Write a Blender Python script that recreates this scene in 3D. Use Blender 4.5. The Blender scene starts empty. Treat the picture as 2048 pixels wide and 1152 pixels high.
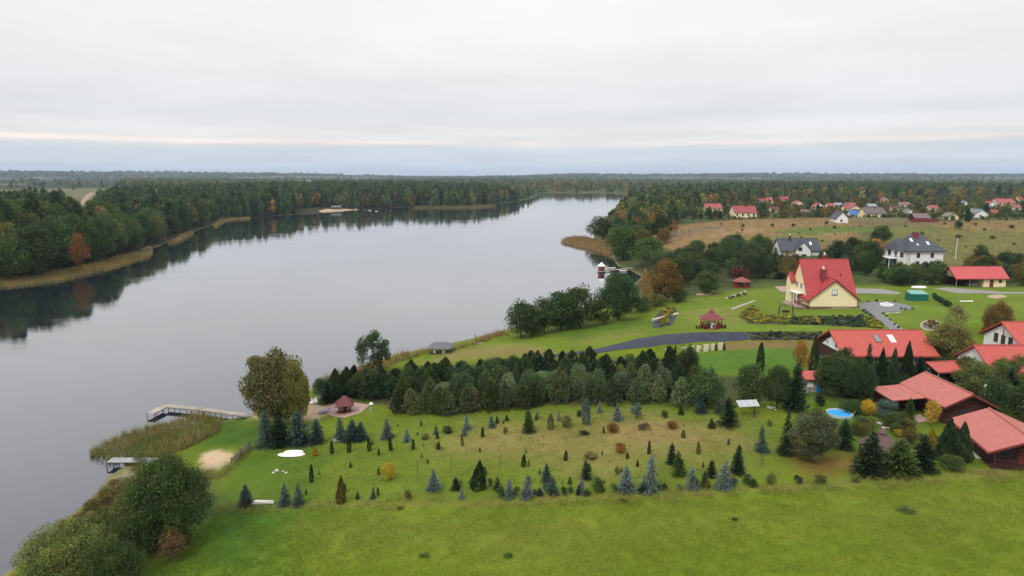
import bpy, math, random
import numpy as np
from mathutils import Vector, Matrix
from mathutils.geometry import delaunay_2d_cdt

SC = bpy.context.scene
COL = SC.collection
R = math.radians
rng = np.random.RandomState(7)
random.seed(7)

# ------------------------------------------------------------------ camera
CAM_H = 37.0
HAZE = 0.00007
PITCH = R(9.3)
cam = bpy.data.cameras.new('camera')
cam.lens = 24.0; cam.sensor_width = 36.0; cam.clip_start = 0.5; cam.clip_end = 40000
camo = bpy.data.objects.new('camera', cam); COL.objects.link(camo)
camo.location = (0, 0, CAM_H); camo.rotation_euler = (R(90) - PITCH, 0, 0)
SC.camera = camo

# ------------------------------------------------------------------ sky: high overcast
SUN_EL, SUN_AZ = R(48), R(215)          # azimuth clockwise from +Y (north)
world = bpy.data.worlds.new('World'); SC.world = world; world.use_nodes = True
nt = world.node_tree; nt.nodes.clear()
def N(t, typ, **kw):
    n = t.nodes.new(typ)
    for k, v in kw.items():
        if k == 'ins':
            for a, b in v.items(): n.inputs[a].default_value = b
        else: setattr(n, k, v)
    return n
def ramp(t, stops, interp='LINEAR'):
    n = t.nodes.new('ShaderNodeValToRGB'); cr = n.color_ramp; cr.interpolation = interp
    while len(cr.elements) < len(stops): cr.elements.new(0.5)
    for e, (p, c) in zip(cr.elements, stops):
        e.position = p; e.color = (*c, 1)
    return n
def math_n(t, op, a, b=None, c=None):
    n = t.nodes.new('ShaderNodeMath'); n.operation = op
    for i, x in enumerate((a, b, c)):
        if x is None: continue
        if hasattr(x, 'is_linked'): t.links.new(x, n.inputs[i])
        else: n.inputs[i].default_value = x
    return n.outputs[0]
out = N(nt, 'ShaderNodeOutputWorld')
sky = N(nt, 'ShaderNodeTexSky', sky_type='NISHITA'); sky.sun_disc = False
sky.sun_elevation = SUN_EL; sky.sun_rotation = SUN_AZ
bg1 = N(nt, 'ShaderNodeBackground', ins={'Strength': 0.1}); nt.links.new(sky.outputs[0], bg1.inputs[0])
tc = N(nt, 'ShaderNodeTexCoord'); sep = N(nt, 'ShaderNodeSeparateXYZ'); nt.links.new(tc.outputs['Generated'], sep.inputs[0])
zc = math_n(nt, 'MAXIMUM', sep.outputs[2], 0.0)
den = math_n(nt, 'ADD', zc, 0.05)
cx = math_n(nt, 'DIVIDE', sep.outputs[0], den); cy = math_n(nt, 'DIVIDE', sep.outputs[1], den)
cmb = N(nt, 'ShaderNodeCombineXYZ'); nt.links.new(cx, cmb.inputs[0]); nt.links.new(cy, cmb.inputs[1])
nz = N(nt, 'ShaderNodeTexNoise', ins={'Scale': 0.42, 'Detail': 7.0, 'Roughness': 0.52, 'Distortion': 0.3}); nt.links.new(cmb.outputs[0], nz.inputs['Vector'])
nz2 = N(nt, 'ShaderNodeTexNoise', ins={'Scale': 0.13, 'Detail': 3.0, 'Roughness': 0.5}); nt.links.new(cmb.outputs[0], nz2.inputs['Vector'])
wob = math_n(nt, 'MULTIPLY_ADD', nz.outputs[0], 0.010, -0.005)
wob2 = math_n(nt, 'MULTIPLY_ADD', nz2.outputs[0], 0.02, -0.01)
el = math_n(nt, 'ADD', math_n(nt, 'ADD', zc, wob), wob2)
# cloud deck brightness by elevation: blue-grey bank on the horizon, a pale warm gap, then the grey-white deck
skyramp = ramp(nt, [(0.0, (.60, .645, .69)), (0.020, (.585, .635, .69)), (0.040, (.60, .635, .675)), (0.048, (.70, .69, .68)),
                    (0.062, (.71, .705, .705)), (0.085, (.66, .665, .69)), (0.13, (.73, .725, .73)), (0.19, (.82, .805, .785)),
                    (0.27, (.80, .795, .80)), (0.5, (.96, .96, .985)), (1.0, (1.35, 1.37, 1.4))])
# a broken warm glow low over the horizon, strongest to the left, weaker to the right
gz = math_n(nt, 'DIVIDE', math_n(nt, 'SUBTRACT', el, 0.0465), 0.0042); gg = math_n(nt, 'POWER', 2.718, math_n(nt, 'MULTIPLY', math_n(nt, 'MULTIPLY', gz, gz), -1.0))
gaz = math_n(nt, 'DIVIDE', sep.outputs[0], math_n(nt, 'MAXIMUM', sep.outputs[1], 0.05))
gn = N(nt, 'ShaderNodeTexNoise', noise_dimensions='1D', ins={'Scale': 5.0, 'Detail': 4.0}); nt.links.new(gaz, gn.inputs['W'])
gl = ramp(nt, [(.0, (.9, .9, .9)), (.42, (.55, .55, .55)), (.56, (.08, .08, .08)), (.75, (.40, .40, .40)), (1, (.75, .75, .75))]); nt.links.new(math_n(nt, 'MULTIPLY_ADD', gaz, .6, .5), gl.inputs[0])
glow = math_n(nt, 'MULTIPLY', math_n(nt, 'MULTIPLY', gg, gl.outputs[0]), math_n(nt, 'MULTIPLY_ADD', gn.outputs[0], 2.2, -.35))
gcol = N(nt, 'ShaderNodeVectorMath', operation='SCALE'); gcol.inputs[0].default_value = (.34, .17, .07); nt.links.new(glow, gcol.inputs['Scale'])
gadd = N(nt, 'ShaderNodeVectorMath', operation='ADD'); nt.links.new(gcol.outputs[0], gadd.inputs[1])
nt.links.new(el, skyramp.inputs[0])
var = math_n(nt, 'MULTIPLY_ADD', nz.outputs[0], 0.40, 0.80)
var2 = math_n(nt, 'MULTIPLY_ADD', nz2.outputs[0], 0.24, 0.885)
vv = math_n(nt, 'MULTIPLY', var, var2)
vm = N(nt, 'ShaderNodeVectorMath', operation='SCALE'); nt.links.new(skyramp.outputs[0], gadd.inputs[0]); nt.links.new(gadd.outputs[0], vm.inputs[0]); nt.links.new(vv, vm.inputs['Scale'])
bg2 = N(nt, 'ShaderNodeBackground', ins={'Strength': 1.0}); nt.links.new(vm.outputs[0], bg2.inputs[0])
mixw = N(nt, 'ShaderNodeMixShader', ins={0: 0.965}); nt.links.new(bg1.outputs[0], mixw.inputs[1]); nt.links.new(bg2.outputs[0], mixw.inputs[2])
nt.links.new(mixw.outputs[0], out.inputs[0])

sun = bpy.data.lights.new('sun', 'SUN'); sun.energy = 1.5; sun.angle = R(11); sun.color = (1.0, .96, .90)
suno = bpy.data.objects.new('sun', sun); COL.objects.link(suno)
sd = Vector((math.sin(SUN_AZ) * math.cos(SUN_EL), math.cos(SUN_AZ) * math.cos(SUN_EL), math.sin(SUN_EL)))
suno.rotation_euler = sd.to_track_quat('Z', 'Y').to_euler(); suno.location = (0, -50, 120)
SC.view_settings.view_transform = 'Standard'; SC.view_settings.look = 'None'
SC.view_settings.exposure = 0.28; SC.view_settings.gamma = 1.0
SC.cycles.max_bounces = 6; SC.cycles.volume_bounces = 0; SC.cycles.transparent_max_bounces = 8

# ------------------------------------------------------------------ measuring from the photograph
FPX = 1365.33
cp, sp = math.cos(PITCH), math.sin(PITCH)
def W(u, v, z):
    u = np.asarray(u, float); v = np.asarray(v, float)
    dx = (u - 1024) / FPX; dy = (576 - v) / FPX
    t = (z - CAM_H) / np.minimum(-sp + dy * cp, -1e-4)
    return np.stack([dx * t, (cp + dy * sp) * t], -1)
def poly_sd(poly, x, y):
    """signed distance to a polygon, positive inside"""
    poly = np.asarray(poly, float); d2 = np.full(x.shape, 1e18); ins = np.zeros(x.shape, bool)
    n = len(poly)
    for i in range(n):
        ax, ay = poly[i]; bx, by = poly[(i + 1) % n]
        ex, ey = bx - ax, by - ay; wx, wy = x - ax, y - ay
        t = np.clip((wx * ex + wy * ey) / (ex * ex + ey * ey + 1e-12), 0, 1)
        d2 = np.minimum(d2, (wx - ex * t) ** 2 + (wy - ey * t) ** 2)
        c = (ay > y) != (by > y)
        if ey != 0: ins ^= c & (x < ex * (y - ay) / ey + ax)
    d = np.sqrt(d2); return np.where(ins, d, -d)
def sm(a, b, x):
    t = np.clip((x - a) / (b - a), 0, 1); return t * t * (3 - 2 * t)
_perm = np.random.RandomState(3).rand(256, 256)
def vnoise(x, y):
    xi = np.floor(x).astype(int); yi = np.floor(y).astype(int); fx = x - xi; fy = y - yi
    fx = fx * fx * (3 - 2 * fx); fy = fy * fy * (3 - 2 * fy); g = lambda i, j: _perm[i & 255, j & 255]
    return (g(xi, yi) * (1 - fx) + g(xi + 1, yi) * fx) * (1 - fy) + (g(xi, yi + 1) * (1 - fx) + g(xi + 1, yi + 1) * fx) * fy
def fbm(x, y, o=4):
    s = 0; a = .5
    for k in range(o): s = s + a * vnoise(x * 2 ** k + 17 * k, y * 2 ** k + 9 * k); a *= .5
    return s
def wl(pts, z=0.0): return [tuple(W(u, v, z)) for u, v in pts]

LAKE = ([(-75, -90), (-62, -30), (-58, 20)] + wl([(40, 1130), (120, 1050), (190, 990), (222, 950), (250, 935), (262, 910), (300, 880), (370, 858), (440, 842), (500, 832),
        (520, 815), (600, 790), (640, 768), (700, 740), (790, 710), (870, 693), (950, 676), (1010, 660), (1110, 632), (1200, 600), (1262, 575), (1285, 553), (1262, 541),
        (1236, 532), (1222, 510), (1205, 500), (1185, 484), (1190, 468), (1200, 452), (1212, 436), (1228, 418), (1246, 402), (1262, 392), (1255, 387), (1180, 385.5), (1085, 386), (1078, 390), (1066, 396),
        (1040, 402), (990, 409), (940, 414.5), (860, 415), (800, 414), (740, 418), (700, 421), (640, 427), (560, 431), (520, 435), (445, 440), (425, 450), (385, 464), (345, 481), (308, 496), (270, 512), (190, 536), (100, 556), (0, 571)])
        + [(-190, 180), (-230, 100), (-280, 0), (-300, -90)])
LOWER = wl([(700, 752), (830, 730), (1000, 717), (1100, 708), (1199, 694), (1277, 676), (1333, 668), (1480, 665), (1640, 665), (1800, 668), (1900, 664), (2048, 650)], 4.2) + \
        [(150, 112), (160, -90), (-64, -90), (-58, 20)] + wl([(190, 990), (262, 910), (440, 842), (600, 790)], 0.0)
HILLS = [(115, 350, 60, 55, 5.5), (190, 380, 90, 60, 5.0), (270, 345, 80, 50, 4.0), (330, 420, 120, 80, 5.0), (75, 330, 30, 40, 1.0)]
def shore(x, y): return -poly_sd(LAKE, x, y)
def height(x, y, d=None):
    x = np.asarray(x, float); y = np.asarray(y, float); sh = x.shape; x = x.ravel(); y = y.ravel()
    d = shore(x, y) if d is None else d.ravel()
    dp = np.maximum(d, 0); D = np.hypot(x, y)
    low = 4.6 * (1 - np.exp(-dp / 50)); up = 6.3 * (1 - np.exp(-dp / 38))
    e = sm(0, 5.5, poly_sd(LOWER, x, y))
    hr = up * (1 - e) + low * e
    hl = 4.0 * (1 - np.exp(-dp / 60)) + 0.008 * np.minimum(dp, 900)
    side = sm(-40, 40, x - 0.02 * y - np.where(y > 700, (y - 700) * .12, 0) + 20 * (y > 250))
    h = hl * (1 - side) + hr * side
    for hx, hy, sx, sy, a in HILLS: h = h + a * np.exp(-((x - hx) / sx) ** 2 - ((y - hy) / sy) ** 2) * sm(5, 60, dp)
    h = h + sm(15, 80, dp) * (fbm(x / 35, y / 35, 3) - .44) * 1.6 * sm(90, 260, D)
    far = sm(1300, 4000, D)
    h = h + far * (fbm(x / 900 + 3, y / 900, 3) - .35) * 26
    az = np.arctan2(x, np.maximum(y, 1))
    ridge = 24 + 60 * fbm(az * 5 + 11, D / 9000, 4) + 8 * sm(-.35, -.6, az)
    h = h + sm(4200, 7500, D) * ridge * (1 - .5 * sm(-.3, -.1, az) * (1 - sm(-.02, .1, az)))
    h = np.where(d < 0, np.maximum(d * .12, -2.0), h + .05)
    return h.reshape(sh)
def P(u, v, it=14):
    """ground point seen at a pixel of the photograph"""
    u = np.asarray(u, float); v = np.asarray(v, float); z = np.full(u.shape, 3.0)
    for i in range(it):
        q = W(u, v, z); z = .5 * z + .5 * height(q[..., 0], q[..., 1])
    q = W(u, v, z); return np.concatenate([q, np.maximum(height(q[..., 0], q[..., 1]), 0)[..., None]], -1)
def depth_of(p): return p[1] * cp - (p[2] - CAM_H) * sp
def top_z(p, vt):
    k = (576 - vt) / FPX
    return CAM_H + p[1] * (k * cp - sp) / (cp + k * sp)

# ------------------------------------------------------------------ materials
MATS = {}
def mat(name):
    m = bpy.data.materials.new(name); m.use_nodes = True; t = m.node_tree
    b = t.nodes['Principled BSDF']; MATS[name] = m; return m, t, b
def noisy(name, col, rough=.8, var=.18, scale=3.0, bump=0.0, bscale=20.0, spec=.3, metal=0.0):
    if name in MATS: return MATS[name]
    m, t, b = mat(name)
    c = N(t, 'ShaderNodeTexCoord'); n1 = N(t, 'ShaderNodeTexNoise', ins={'Scale': scale, 'Detail': 5.0, 'Roughness': .6}); t.links.new(c.outputs['Object'], n1.inputs['Vector'])
    lo = tuple(x * (1 - var) for x in col); hi = tuple(min(1, x * (1 + var)) for x in col)
    r = ramp(t, [(.3, lo), (.7, hi)]); t.links.new(n1.outputs[0], r.inputs[0]); t.links.new(r.outputs[0], b.inputs['Base Color'])
    b.inputs['Roughness'].default_value = rough; b.inputs['Specular IOR Level'].default_value = spec; b.inputs['Metallic'].default_value = metal
    if bump:
        n2 = N(t, 'ShaderNodeTexNoise', ins={'Scale': bscale, 'Detail': 3.0}); t.links.new(c.outputs['Object'], n2.inputs['Vector'])
        bp = N(t, 'ShaderNodeBump', ins={'Strength': bump, 'Distance': .05}); t.links.new(n2.outputs[0], bp.inputs['Height']); t.links.new(bp.outputs[0], b.inputs['Normal'])
    return m
def roof_mat(name, col, axis, tile=.35, rough=.55):
    key = name + axis
    if key in MATS: return MATS[key]
    m, t, b = mat(key)
    c = N(t, 'ShaderNodeTexCoord'); s = N(t, 'ShaderNodeSeparateXYZ'); t.links.new(c.outputs['Object'], s.inputs[0])
    along = s.outputs[0 if axis == 'x' else 1]
    ribs = math_n(t, 'SINE', math_n(t, 'MULTIPLY', along, 2 * math.pi / .23))
    course = math_n(t, 'FRACT', math_n(t, 'DIVIDE', s.outputs[2], tile * .55))
    n1 = N(t, 'ShaderNodeTexNoise', ins={'Scale': .9, 'Detail': 6.0, 'Roughness': .65}); t.links.new(c.outputs['Object'], n1.inputs['Vector'])
    n3 = N(t, 'ShaderNodeTexNoise', ins={'Scale': 7.0, 'Detail': 4.0}); t.links.new(c.outputs['Object'], n3.inputs['Vector'])
    f = math_n(t, 'ADD', math_n(t, 'MULTIPLY', n1.outputs[0], .7), math_n(t, 'MULTIPLY', n3.outputs[0], .3))
    r = ramp(t, [(.28, tuple(x * .66 for x in col)), (.46, tuple(x * .93 for x in col)), (.6, col), (.75, tuple(min(1, x * 1.12 + .02) for x in col))]); t.links.new(f, r.inputs[0])
    # the lap line of each course is a slightly darker stripe
    lap = math_n(t, 'MULTIPLY_ADD', math_n(t, 'LESS_THAN', course, .14), -.16, 1.0)
    vm = N(t, 'ShaderNodeVectorMath', operation='SCALE'); t.links.new(r.outputs[0], vm.inputs[0]); t.links.new(lap, vm.inputs['Scale'])
    t.links.new(vm.outputs[0], b.inputs['Base Color'])
    hgt = math_n(t, 'ADD', math_n(t, 'MULTIPLY', ribs, .5), course)
    bp = N(t, 'ShaderNodeBump', ins={'Strength': .5, 'Distance': .05}); t.links.new(hgt, bp.inputs['Height']); t.links.new(bp.outputs[0], b.inputs['Normal'])
    b.inputs['Roughness'].default_value = rough; b.inputs['Specular IOR Level'].default_value = .35
    return m
def plank_mat(name, col, axis=2, pitch=.18, rough=.75):
    if name in MATS: return MATS[name]
    m, t, b = mat(name)
    c = N(t, 'ShaderNodeTexCoord'); s = N(t, 'ShaderNodeSeparateXYZ'); t.links.new(c.outputs['Object'], s.inputs[0])
    q = math_n(t, 'DIVIDE', s.outputs[axis], pitch); idx = math_n(t, 'FLOOR', q); fr = math_n(t, 'FRACT', q)
    wn = N(t, 'ShaderNodeTexWhiteNoise', noise_dimensions='1D'); t.links.new(idx, wn.inputs['W'])
    n1 = N(t, 'ShaderNodeTexNoise', ins={'Scale': 5.0, 'Detail': 5.0}); t.links.new(c.outputs['Object'], n1.inputs['Vector'])
    f = math_n(t, 'ADD', math_n(t, 'MULTIPLY', wn.outputs[0], .5), math_n(t, 'MULTIPLY', n1.outputs[0], .5))
    r = ramp(t, [(.15, tuple(x * .6 for x in col)), (.85, tuple(min(1, x * 1.3) for x in col))]); t.links.new(f, r.inputs[0])
    gap = math_n(t, 'MULTIPLY_ADD', math_n(t, 'LESS_THAN', fr, .1), -.6, 1.0)
    vm = N(t, 'ShaderNodeVectorMath', operation='SCALE'); t.links.new(r.outputs[0], vm.inputs[0]); t.links.new(gap, vm.inputs['Scale'])
    t.links.new(vm.outputs[0], b.inputs['Base Color']); b.inputs['Roughness'].default_value = rough; b.inputs['Specular IOR Level'].default_value = .25
    return m
def leaf_mat(name, attr_col):
    m, t, b = mat(name); t.nodes.remove(b); o = t.nodes['Material Output']
    if attr_col:
        a = N(t, 'ShaderNodeAttribute', attribute_name='col'); c = a.outputs['Color']
    else:
        oi = N(t, 'ShaderNodeObjectInfo'); a = N(t, 'ShaderNodeAttribute', attribute_name='tint')
        mx = N(t, 'ShaderNodeMix', data_type='RGBA', blend_type='MULTIPLY'); mx.inputs[0].default_value = 1.0
        t.links.new(oi.outputs['Color'], mx.inputs[6]); t.links.new(a.outputs['Color'], mx.inputs[7]); c = mx.outputs[2]
    d = N(t, 'ShaderNodeBsdfDiffuse'); tr = N(t, 'ShaderNodeBsdfTranslucent'); t.links.new(c, d.inputs[0]); t.links.new(c, tr.inputs[0])
    g = N(t, 'ShaderNodeBsdfGlossy', ins={'Roughness': .55}); g.inputs[0].default_value = (.9, .95, 1, 1)
    m1 = N(t, 'ShaderNodeMixShader', ins={0: .28}); t.links.new(d.outputs[0], m1.inputs[1]); t.links.new(tr.outputs[0], m1.inputs[2])
    m2 = N(t, 'ShaderNodeMixShader', ins={0: .012}); t.links.new(m1.outputs[0], m2.inputs[1]); t.links.new(g.outputs[0], m2.inputs[2])
    t.links.new(m2.outputs[0], o.inputs[0]); return m
LEAF = leaf_mat('leaf', False); LEAFC = leaf_mat('leaf_varied', True)
BARK = noisy('bark', (.09, .065, .045), .9, .3, 8, .4, 30)
M = dict(
    cream=noisy('cream_render', (.78, .66, .40), .85, .05, .8, .05, 60), white=noisy('white_render', (.74, .73, .70), .85, .06, .8, .05, 60),
    plinth=noisy('plinth_stone', (.17, .09, .075), .8, .25, 6, .2, 20), trim=noisy('dark_red_trim', (.16, .03, .025), .6, .15, 3),
    darkwood=plank_mat('dark_red_boards', (.060, .022, .017)), wood=plank_mat('grey_boards', (.30, .26, .21), 0, .16), redwood=noisy('red_stained_wood', (.22, .035, .022), .65, .2, 5),
    glass=noisy('window_glass', (.03, .04, .05), .06, .2, 1, spec=.6), frame=noisy('white_frame', (.70, .70, .69), .5, .04), darkframe=noisy('dark_frame', (.06, .05, .05), .5, .1),
    steel=noisy('grey_steel', (.20, .205, .21), .6, .1, 2), post=noisy('dark_posts', (.05, .045, .04), .8, .2, 5),
    whitepl=noisy('white_plastic', (.78, .78, .76), .35, .05, 2), blue=noisy('blue_paint', (.03, .28, .62), .4, .12, 2), green=noisy('green_tarpaulin', (.008, .12, .085), .55, .2, 1.2), greenlt=noisy('pale_green_sheet', (.15, .34, .29), .5, .1, 2),
    stone=noisy('pale_stone', (.50, .46, .40), .85, .25, 4, .3, 12), brick=noisy('red_brick', (.20, .045, .04), .8, .25, 6, .2, 30), sand=noisy('sand', (.36, .27, .17), .95, .15, 1.5),
    pave=noisy('grey_paving', (.23, .215, .20), .85, .12, 1.5, .15, 14), pinkpave=noisy('pinkish_paving', (.34, .235, .19), .85, .14, 1.5, .15, 14), asphalt=noisy('grey_setts', (.165, .165, .17), .8, .12, 1.2, .15, 14),
    membrane=noisy('weed_membrane', (.026, .030, .046), .6, .4, .8, .3, 3), dirt=noisy('brown_earth', (.16, .115, .085), .95, .25, 1.2, .3, 6), gravelroad=noisy('dirt_road', (.25, .19, .13), .95, .15, .1),
    birch=noisy('birch_logs', (.55, .53, .48), .8, .3, 9, .2, 20), purple=noisy('violet_cloth', (.20, .17, .40), .7, .15), black=noisy('dark_void', (.01, .01, .01), .9), dgrey=noisy('grey_roofing', (.12, .12, .13), .7, .15, 2), orange=noisy('orange_plastic', (.55, .12, .03), .5, .1))
RED = (.40, .048, .050); CORAL = (.45, .080, .060); DRED = (.15, .025, .025); SLATE = (.065, .068, .085); PALE = (.45, .135, .105)

# ------------------------------------------------------------------ object helpers
def link(o): COL.objects.link(o); return o
def tag(o, label=None, cat=None, group=None, kind=None):
    if label: o['label'] = label
    if cat: o['category'] = cat
    if group: o['group'] = group
    if kind: o['kind'] = kind
    return o
def empty(name, loc, rz=0, label=None, cat=None, group=None):
    o = bpy.data.objects.new(name, None); o.empty_display_size = .3; o.location = tuple(map(float, loc)); o.rotation_euler = (0, 0, rz)
    link(o); return tag(o, label, cat, group)
def np_mesh(name, V, faces, mats, midx=None, col=None, attr='tint', smooth=False):
    me = bpy.data.meshes.new(name); V = np.asarray(V, np.float32); faces = np.asarray(faces, np.int32); n, k = faces.shape
    me.vertices.add(len(V)); me.vertices.foreach_set('co', V.ravel()); me.loops.add(n * k); me.loops.foreach_set('vertex_index', faces.ravel())
    me.polygons.add(n); me.polygons.foreach_set('loop_start', np.arange(n, dtype=np.int32) * k)
    try: me.polygons.foreach_set('loop_total', np.full(n, k, np.int32))
    except Exception: pass
    for m in mats: me.materials.append(m)
    if midx is not None: me.polygons.foreach_set('material_index', np.asarray(midx, np.int32))
    me.update(calc_edges=True)
    if smooth: me.polygons.foreach_set('use_smooth', np.ones(n, bool))
    if col is not None:
        a = me.attributes.new(attr, 'FLOAT_COLOR', 'POINT'); c = np.ones((len(V), 4), np.float32); c[:, :3] = col; a.data.foreach_set('color', c.ravel())
    return me
class MB:
    """collects shapes, links them as one mesh object"""
    def __init__(s): s.v = []; s.f = []
    def add(s, vs, fs):
        o = len(s.v); s.v += [tuple(map(float, q)) for q in vs]; s.f += [tuple(i + o for i in f) for f in fs]; return s
    def box(s, x0, x1, y0, y1, z0, z1):
        return s.add([(x, y, z) for z in (z0, z1) for y in (y0, y1) for x in (x0, x1)], [(0, 2, 3, 1), (4, 5, 7, 6), (0, 1, 5, 4), (2, 6, 7, 3), (0, 4, 6, 2), (1, 3, 7, 5)])
    def beam(s, a, b, w, h=None):
        a = Vector(a); b = Vector(b); h = h or w; d = (b - a).normalized(); up = Vector((0, 0, 1)) if abs(d.z) < .95 else Vector((0, 1, 0))
        x = d.cross(up).normalized() * w / 2; y = x.cross(d).normalized() * h / 2
        return s.add([a - x - y, a + x - y, a + x + y, a - x + y, b - x - y, b + x - y, b + x + y, b - x + y], [(0, 1, 2, 3), (7, 6, 5, 4), (0, 4, 5, 1), (1, 5, 6, 2), (2, 6, 7, 3), (3, 7, 4, 0)])
    def extrude(s, prof, a0, a1, axis='x'):
        """profile in (y,z) along x, or in (x,z) along y"""
        n = len(prof); vs = [((t, p, q) if axis == 'x' else (p, t, q)) for t in (a0, a1) for p, q in prof]
        return s.add(vs, [tuple(range(n))[::-1], tuple(range(n, 2 * n))] + [(i, (i + 1) % n, n + (i + 1) % n, n + i) for i in range(n)])
    def cyl(s, c, r, z0, z1, n=10, r1=None):
        r1 = r if r1 is None else r1; vs = [(c[0] + rr * math.cos(2 * math.pi * i / n), c[1] + rr * math.sin(2 * math.pi * i / n), z) for rr, z in ((r, z0), (max(r1, 1e-3), z1)) for i in range(n)]
        return s.add(vs, [tuple(range(n))[::-1], tuple(range(n, 2 * n))] + [(i, (i + 1) % n, n + (i + 1) % n, n + i) for i in range(n)])
    def build(s, name, m, parent=None, loc=(0, 0, 0), smooth=False):
        me = bpy.data.meshes.new(name); me.from_pydata(s.v, [], s.f); me.materials.append(m); me.update()
        o = link(bpy.data.objects.new(name, me)); o.location = tuple(map(float, loc))
        if parent: o.parent = parent
        if smooth: me.polygons.foreach_set('use_smooth', np.ones(len(me.polygons), bool))
        return o
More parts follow.
